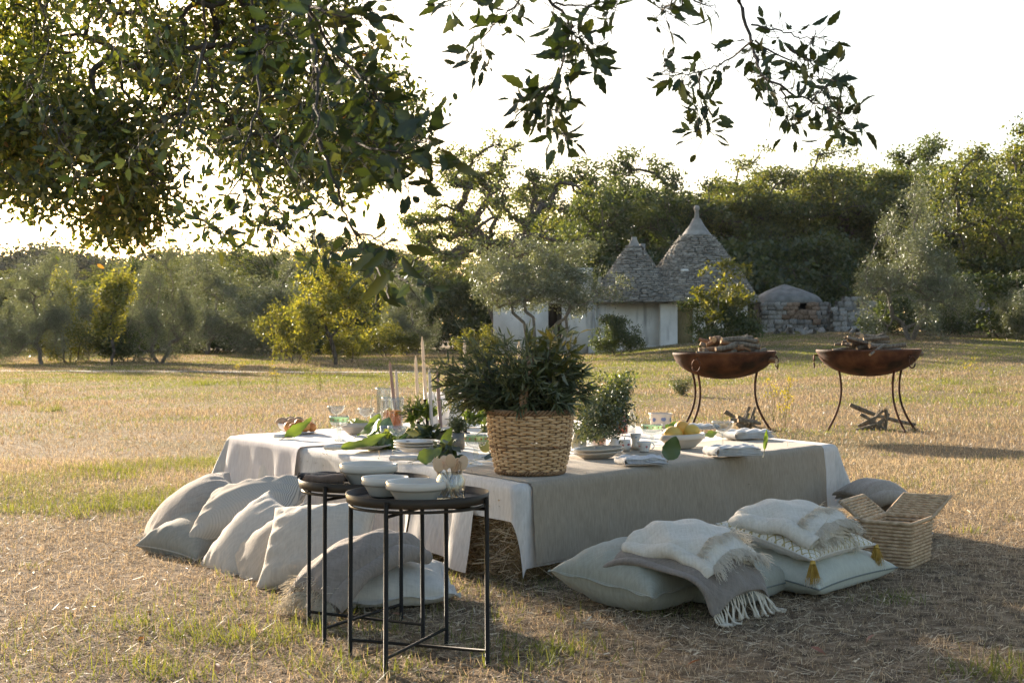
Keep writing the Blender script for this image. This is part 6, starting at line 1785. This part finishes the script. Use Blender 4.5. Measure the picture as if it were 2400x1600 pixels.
# cream throw on top of it
t, tops, Nn, T_ = throw('cream_throw', 'folded cream throw with shaggy fringe on the grey throw', [ctr(.02, .06, .175), ctr(.02, .11, .22), ctr(.02, .19, .245), ctr(.01, .29, .25), ctr(.01, .39, .232)], ea3, .33, 3, .024, M_CREAM, 22, wv=.011, sag=.05)
top = tops[-1][0]
fringe_row(t, tops[0][0][0], nab3 * .55 + np.array([0, 0, -.8]), 300, .055, .0012, 5)
fringe_row(t, tops[2][0][3] + np.array([0, 0, .002]), nab3 * .9 + np.array([0, 0, -.5]), 260, .06, .0012, 6)
fringe_row(t, tops[2][0][11] + np.array([0, 0, .004]), nab3 * .9 + np.array([0, 0, -.02]), 240, .05, .0012, 7)
# cream throw on the patterned cushion
c6 = lambda s_, back, z: np.array([*(np.array([1.255, 5.62]) + EA * s_ - NAB * back), z])
t, tops, Nn, T_ = throw('cream_throw', 'folded cream throw with shaggy fringe on the patterned cushion', [c6(.0, .0, .205), c6(.0, .05, .24), c6(-.01, .14, .265), c6(-.01, .24, .268), c6(-.01, .33, .245)], ea3, .35, 4, .020, M_CREAM, 23, wv=.009, sag=.035)
fringe_row(t, tops[0][0][0], nab3 * .6 + np.array([0, 0, -.7]), 320, .05, .0012, 8)
fringe_row(t, tops[3][0][4] + np.array([0, 0, .002]), nab3 * .9 + np.array([0, 0, -.35]), 260, .055, .0012, 9)
fringe_row(t, tops[3][0][12] + np.array([0, 0, .003]), nab3 * .9 + np.array([0, 0, .0]), 220, .045, .0012, 10)
fringe_row(t, tops[3][0][:20, -1], ea3 * .9 + np.array([0, 0, -.5]), 200, .045, .0012, 12)
# fringed beige throw on the off-white flanged cushion
q = lambda px, py, Y: S(px, py, Y)
t, tops, Nn, T_ = throw('beige_throw', 'folded beige throw with a pale fringe on the off-white cushion', [(-.70, 5.10, .06), (-.66, 5.16, .12), (-.60, 5.25, .165), (-.53, 5.34, .19), (-.47, 5.41, .195), (-.42, 5.46, .17)], unit(np.array([-.74, .67, 0])), .25, 3, .028, M_TAUPE2, 24, wv=.009, sag=.04)
fringe_row(t, tops[1][0][0], np.array([-.6, -.35, -.6]), 300, .075, .0013, 13)
fringe_row(t, tops[1][0][4] + np.array([0, 0, .003]), np.array([-.7, -.3, -.4]), 240, .07, .0013, 14)
fringe_row(t, tops[0][0][0], np.array([-.5, -.4, -.7]), 160, .06, .0013, 15)
# folded blanket at the right end of the table
t, tops, Nn, T_ = throw('beige_blanket', 'thick folded beige blanket at the right end of the table', [S(2010, 1180, 7.45), S(2035, 1168, 7.4), S(2060, 1170, 7.35), S(2086, 1186, 7.3), S(2106, 1212, 7.25), S(2112, 1240, 7.2)], unit(np.array([-.35, .93, 0])), .30, 3, .036, M_TAUPE, 25, wv=.008, sag=.02)

# ------------------------------------------------------------------ woven hamper with open lids
M_SEAG = m_solid('pale_seagrass', (.40, .27, .155), (.60, .44, .28), 40, .8, .5, 150)
F0 = np.array([1.714, 6.11]); e1 = unit([.55, .835]); e2 = np.array([-e1[1], e1[0]])
hm = thing('wicker_hamper', 'small woven seagrass hamper with two open lids', 'basket', (*F0, 0))
L1, L2, HH = .31, .215, .195
def rrect(k, inset=0.0, n=10):
    c = []
    for (a_, b_) in [(0, 0), (1, 0), (1, 1), (0, 1)]:
        c.append(e1 * ((L1 - inset) if a_ else inset) + e2 * ((L2 - inset) if b_ else inset))
    pts = []
    for i in range(4):
        for f in np.linspace(0, 1, n, endpoint=False): pts.append(c[i] * (1 - f) + c[(i + 1) % 4] * f)
    return np.array(pts)
z = .009; row = 0
rs = np.random.RandomState(6)
while z < HH:
    pl = rrect(0, .012 * (1 - z / HH), 12)
    wob_ = .0025 * np.where((np.arange(len(pl)) + row) % 2, 1, -1)
    cen = pl.mean(0); d = pl - cen; d /= np.linalg.norm(d, axis=1, keepdims=True)
    P_ = np.concatenate([pl + d * wob_[:, None], np.full((len(pl), 1), z)], 1)
    MB().tube(P_, .0066 + .0008 * rs.rand(), 6, closed=True).build('woven_row', M_SEAG, hm)
    z += .0152; row += 1
MB().tube(np.concatenate([rrect(0, -.003, 8), np.full((32, 1), HH + .002)], 1), .009, 7, closed=True).build('rim', M_SEAG, hm)
MB().add([[*rrect(0, .015, 1)[i], .004] for i in range(4)], [[0, 1, 2, 3]]).build('hamper_floor', M_SEAG, hm)
def lid(hinge0, hinge1, out, ln, nm):
    """open lid: rows of cord running along the hinge"""
    hinge0, hinge1, out = map(lambda q: np.asarray(q, float), (hinge0, hinge1, out)); out = unit(out)
    root = None
    n = int(ln / .016)
    for i in range(n):
        a_, b_ = hinge0 + out * (i + .5) * .016, hinge1 + out * (i + .5) * .016
        tt_ = np.linspace(0, 1, 12)[:, None]
        P_ = a_ * (1 - tt_) + b_ * tt_
        P_ = P_ + np.cross(unit(hinge1 - hinge0), out) * (.002 * np.where(np.arange(12) % 2, 1, -1))[:, None]
        o_ = MB().tube(P_, .0066, 6).build(nm if root is None else 'cord', M_SEAG, hm if root is None else root)
        root = root or o_
    MB().tube([hinge0, hinge0 + out * ln, hinge1 + out * ln, hinge1], .008, 6).build('edge_cord', M_SEAG, root)
w3 = lambda a_, b_, z_: np.array([*(e1 * a_ + e2 * b_), z_])
lid(w3(0, L2, HH), w3(L1 * .98, L2, HH), np.array([*(e2 * .8), .62]), .13, 'lid')
lid(w3(L1, 0, HH), w3(L1, L2, HH), np.array([*(e1 * .62), .45]) - np.array([*(e2 * .25), 0]), .15, 'lid')
for (a_, b_, dr) in [(0.02, L2 * .95, -e1), (L1, L2 * .3, e1)]:
    x = np.linspace(0, np.pi, 14)
    c0 = w3(a_, b_, HH - .02)
    MB().tube([c0 + np.array([*(e2 * .035 * math.cos(q_)), 0]) + np.array([*(dr * .03), -.08]) * math.sin(q_) for q_ in x], .0075, 7).build('handle_loop', M_SEAG, hm)

# ------------------------------------------------------------------ rusty fire bowls
def m_rust():
    m, N, L, out = newmat('rusted_iron')
    p = N.new('ShaderNodeBsdfPrincipled'); p.inputs['Roughness'].default_value = .75; p.inputs['Metallic'].default_value = .25; p.inputs['Specular IOR Level'].default_value = .3
    t = tex_noise(N, L, 5, detail=8); r = ramp(N, [(.022, .013, .010), (.085, .034, .020), (.17, .075, .040)], [.36, .53, .70]); L.new(t.outputs[0], r.inputs[0])
    L.new(r.outputs[0], p.inputs['Base Color'])
    b = N.new('ShaderNodeBump'); b.inputs['Strength'].default_value = .35; b.inputs['Distance'].default_value = .005; t2 = tex_noise(N, L, 60, detail=6)
    L.new(t2.outputs[0], b.inputs['Height']); L.new(b.outputs[0], p.inputs['Normal']); L.new(p.outputs[0], out.inputs[0]); return m
M_RUST = m_rust()
M_LOG = m_solid('grey_log_bark', (.12, .10, .075), (.26, .22, .17), 14, .95, .7, 45, stretch=(3, 3, 1))
M_LOGB = m_solid('brown_log_bark', (.20, .11, .06), (.36, .22, .13), 12, .95, .7, 45)
M_CUT = m_solid('cut_wood', (.50, .36, .22), (.40, .28, .16), 30, .9)
def log(label, p0, p1, r, seed, mat, group):
    rs = np.random.RandomState(seed)
    p0, p1 = np.asarray(p0, float), np.asarray(p1, float); m = (p0 + p1) / 2 + rs.normal(0, .06, 3) * np.linalg.norm(p1 - p0)
    t = np.linspace(0, 1, 8)[:, None]; P = (1 - t) ** 2 * p0 + 2 * t * (1 - t) * m + t ** 2 * p1
    o0 = P.mean(0)
    o = thing('log', label, 'log', o0, group)
    rr = r * (1 + .12 * np.sin(np.arange(8) * 1.7 + seed)) * np.linspace(1.1, .8, 8)
    MB().tube(P - o0, rr, 8, cap=False).build('bark', mat, o)
    for e, q, rad in ((0, 1, rr[0]), (-1, -2, rr[-1])):
        d = unit(P[e] - P[q]); R = basis(d)
        a_ = np.linspace(0, 2 * np.pi, 8, endpoint=False)
        V = (np.stack([np.cos(a_), np.sin(a_), 0 * a_], 1) * rad) @ R.T + P[e] - o0 + d * .001
        MB().add(V, np.array([list(range(8))])).build('cut_end', M_CUT, o, smooth=False)
def fire_bowl(label, px, py_rim, Y, R_, leg_angs, ring_angs, tilt, logs, which):
    c = S(px, py_rim, Y); zr = c[2]; zg = float(terrain(c[0], c[1]))
    dep = .25
    t = thing('fire_bowl', label, 'fire pit', (c[0], c[1], zg), 'rusty fire bowls on tall legs')
    t.rotation_euler = (0, tilt, 0)
    H = zr - zg
    a_ = np.linspace(0, 1, 14)
    outer = [(R_ * math.sin(q * 1.45) / math.sin(1.45) * (1.0), H - .035 - dep + dep * (1 - math.cos(q * 1.45)) / (1 - math.cos(1.45))) for q in a_]
    prof = [(max(r_, .001), z_) for r_, z_ in outer] + [(R_ + .006, H - .03), (R_ + .012, H - .012), (R_ + .008, H), (R_ - .006, H), (R_ - .012, H - .03)] + [(max(r_ - .012, .001), z_ + .012) for r_, z_ in outer[::-1]]
    MB().lathe(prof, 56).build('bowl', M_RUST, t)
    for an in leg_angs:
        ca, sa = math.cos(an), math.sin(an)
        pts = []
        for f in np.linspace(0, 1, 12):
            rr = .66 * R_ + .06 * math.sin(f * math.pi * .95) * -1 + .14 * f ** 2.2
            pts.append((rr * ca, rr * sa, (H - .155) * (1 - f) - .01))
        MB().tube(pts, .0125, 8).build('leg', M_RUST, t)
    for an in ring_angs:
        ca, sa = math.cos(an), math.sin(an); c_ = np.array([(R_ + .035) * ca, (R_ + .035) * sa, H - .10])
        b_ = np.linspace(0, 2 * np.pi, 20, endpoint=False)
        MB().tube(np.stack([c_[0] - sa * .048 * np.cos(b_), c_[1] + ca * .048 * np.cos(b_), c_[2] - .03 + .06 * np.sin(b_)], -1), .008, 6, closed=True).build('ring_handle', M_RUST, t)
        MB().tube([np.array([(R_ - .02) * ca, (R_ - .02) * sa, H - .06]), c_ + np.array([0, 0, .04])], .010, 6).build('ring_lug', M_RUST, t)
    rs = np.random.RandomState(int(px))
    for i in range(logs):
        an = rs.normal(.25 if which == 'left' else .5, .5) + (np.pi if rs.rand() > .5 else 0); rad_l = .015 + .014 * rs.rand(); lay = i / logs
        ln = (.34 + .28 * rs.rand()) * (1 - .35 * lay)
        cx, cy = rs.normal(0, .15 * (1 - .5 * lay)), rs.normal(0, .18 * (1 - .5 * lay)); z_ = H - .05 + .19 * lay
        d = np.array([math.cos(an), math.sin(an) * .7, rs.normal(0, .16)]) * ln / 2; m_ = np.array([c[0] + cx, c[1] + cy, zg + z_])
        log({'left': 'cut log heaped in the left fire bowl', 'right': 'grey branch log heaped in the right fire bowl'}[which], m_ - d, m_ + d, rad_l * (1 if which == 'left' else .9), int(px) + i, M_LOGB if (which == 'left' and rs.rand() < .4) else M_LOG, f'logs in the {which} fire bowl')
    return c, zg
fire_bowl('rusty iron fire bowl on three legs nearer the table, left of the pair', 1701, 824, 14.85, .525, [2.9, 3.6, -.25], [-2.25, .1], -.02, 34, 'left')
fire_bowl('rusty iron fire bowl on three legs at the right of the pair', 2037, 818, 14.95, .53, [3.35, -.95, -.1], [-.95, 3.05], -.008, 30, 'right')
for k, (cx, cy, ang_, which) in enumerate([(1745, 1006, 1.0, 'left'), (2045, 1006, -.45, 'right')]):
    g = SZ(cx, cy); rs = np.random.RandomState(50 + k)
    for i in range(10):
        an = ang_ + rs.normal(0, .7); ln = .16 + .15 * rs.rand(); d = np.array([math.cos(an), math.sin(an) * .6, 0]) * ln / 2
        z_ = .03 + .012 * i; m_ = g + np.array([rs.normal(0, .08), rs.normal(0, .08), z_ * .75]); d[2] = rs.normal(.04, .07)
        log(f'small log in the pile on the ground under the {which} fire bowl', m_ - d, m_ + d,   .015 + .010 * rs.rand(), 300 + 20 * k + i, M_LOG, f'log pile under the {which} fire bowl')
g = SZ(2070, 1000)
log('long pole leaning across the right log pile', g + np.array([-.35, .05, .24]), g + np.array([.32, -.12, .03]), .022, 401, M_LOG, None)
g = SZ(1735, 998)
log('thick log end sticking up left of the left log pile', g + np.array([-.17, 0, .16]), g + np.array([.03, 0, .03]), .022, 402, M_LOG, None)
log('thin log sticking up steeply from the left log pile', g + np.array([.10, 0, .21]), g + np.array([.0, 0, .03]), .016, 403, M_LOG, None)

# ------------------------------------------------------------------ weeds in the field
M_STEM = m_leaf('dry_weed_stem', [(.22, .19, .08), (.34, .29, .12)], trans=.3, gloss=.02)
def weed(label, px, Y, h, n, mat, seed, leaf=(.02, .01), spread=.08, stems=6, head=0):
    X = (px - 1200) / F * Y; z = float(terrain(X, Y))
    t = thing('field_weed', label, 'weed', (X, Y, z), 'weeds standing in the meadow')
    rs = np.random.RandomState(seed); mb = MB(); B_ = []
    for i in range(stems):
        q = np.array([rs.normal(0, spread), rs.normal(0, spread), h * (.6 + .5 * rs.rand())]); m_ = q * .5 + rs.normal(0, .02, 3)
        mb.tube([np.zeros(3), m_, q], [.0035, .003, .002], 4)
        k = n // stems
        if head:
            B_.append(q + rs.normal(0, .03, (k, 3)))
        else:
            B_.append((rs.rand(k, 1) * .9 + .1) * q + rs.normal(0, .03, (k, 3)))
    mb.build('stems', M_STEM, t); B_ = np.concatenate(B_); D_ = rs.normal(0, 1, B_.shape); D_[:, 2] += .5; D_ /= np.linalg.norm(D_, axis=1, keepdims=True)
    V, Fc = soup_quads(B_, D_, leaf[0] * (.6 + .8 * rs.rand(len(B_))), leaf[1] * (.7 + .6 * rs.rand(len(B_))), rs=rs)
    o = link('foliage', np_mesh('foliage', V, Fc, mat, False), t); o['kind'] = 'stuff'
M_UMB = m_leaf('yellow_umbel', [(.30, .27, .05), (.45, .38, .07)], trans=.4, gloss=.02)
weed('small rounded grey-green bush in the meadow left of the left fire bowl', 1598, 23, .32, 900, M_HERB, 1, (.05, .012), .12, 22)
for i, (px, Y, h, lab) in enumerate([(1835, 17, .5, 'yellow-flowered umbel between the two fire bowls'), (1812, 16.5, .45, 'shorter yellow-flowered umbel beside the left fire bowl leg'), (2205, 26, .5, 'green weed in the meadow right of the right fire bowl'), (2330, 24, .45, 'thin weed near the right edge of the meadow'), (560, 26, .45, 'yellow-flowered weed at the near edge of the left tree shade'), (650, 24, .5, 'yellow umbel in the left of the meadow before the candles'), (750, 25, .45, 'thin leaning weed stalk behind the table glasses'), (60, 22, .4, 'green weed clump at the left edge of the meadow'), (720, 30, .35, 'dark low weed in the tree shade'), (1840, 15.6, .3, 'low yellow weed under the left fire bowl rim'), (2275, 25, .5, 'thin yellow weed stalk right of the right fire bowl')]):
    weed(lab, px, Y, h, 90, M_UMB if 'yellow' in lab else M_GREEN, 10 + i, (.028, .016), .07, 4, 1 if 'yellow' in lab else 0)
# fallen leaves near the camera
for i, (px, py) in enumerate([(775, 1452), (560, 1475), (1640, 1560), (505, 1570), (920, 1450), (340, 1508), (2050, 1500), (1900, 1530)]):
    g = SZ(px, py); o = link('fallen_leaf', np_mesh('fallen_leaf', NEAR_LEAF[i % 6][0] * .055, NEAR_LEAF[i % 6][1], M_FALL) if i else np_mesh('fallen_leaf', NEAR_LEAF[0][0] * .055, NEAR_LEAF[0][1], globals().setdefault('M_FALL', m_leaf('fallen_leaf', [(.30, .10, .04), (.36, .16, .07)], trans=.3, obj=True))), None, (g[0], g[1], .02))
    o.rotation_euler = (.3, .2, i * 1.7); tag(o, 'rust-brown fallen oak leaf lying in the straw', 'leaf', 'fallen leaves in the straw')

# ------------------------------------------------------------------ warm late-day haze over the whole place
def make_haze():
    m, N, L, out = newmat('evening_haze')
    v = N.new('ShaderNodeVolumePrincipled')
    v.inputs['Color'].default_value = (.96, .97, 1.0, 1); v.inputs['Density'].default_value = HAZE; v.inputs['Anisotropy'].default_value = .45
    L.new(v.outputs[0], out.inputs['Volume'])
    o = MB().box((0, 170, 7.2), (640, 420, 17.4)).build('haze', m, None, smooth=False)
    tag(o, 'thin warm haze hanging over the meadow', 'haze', kind='stuff')
HAZE = .00006
make_haze()
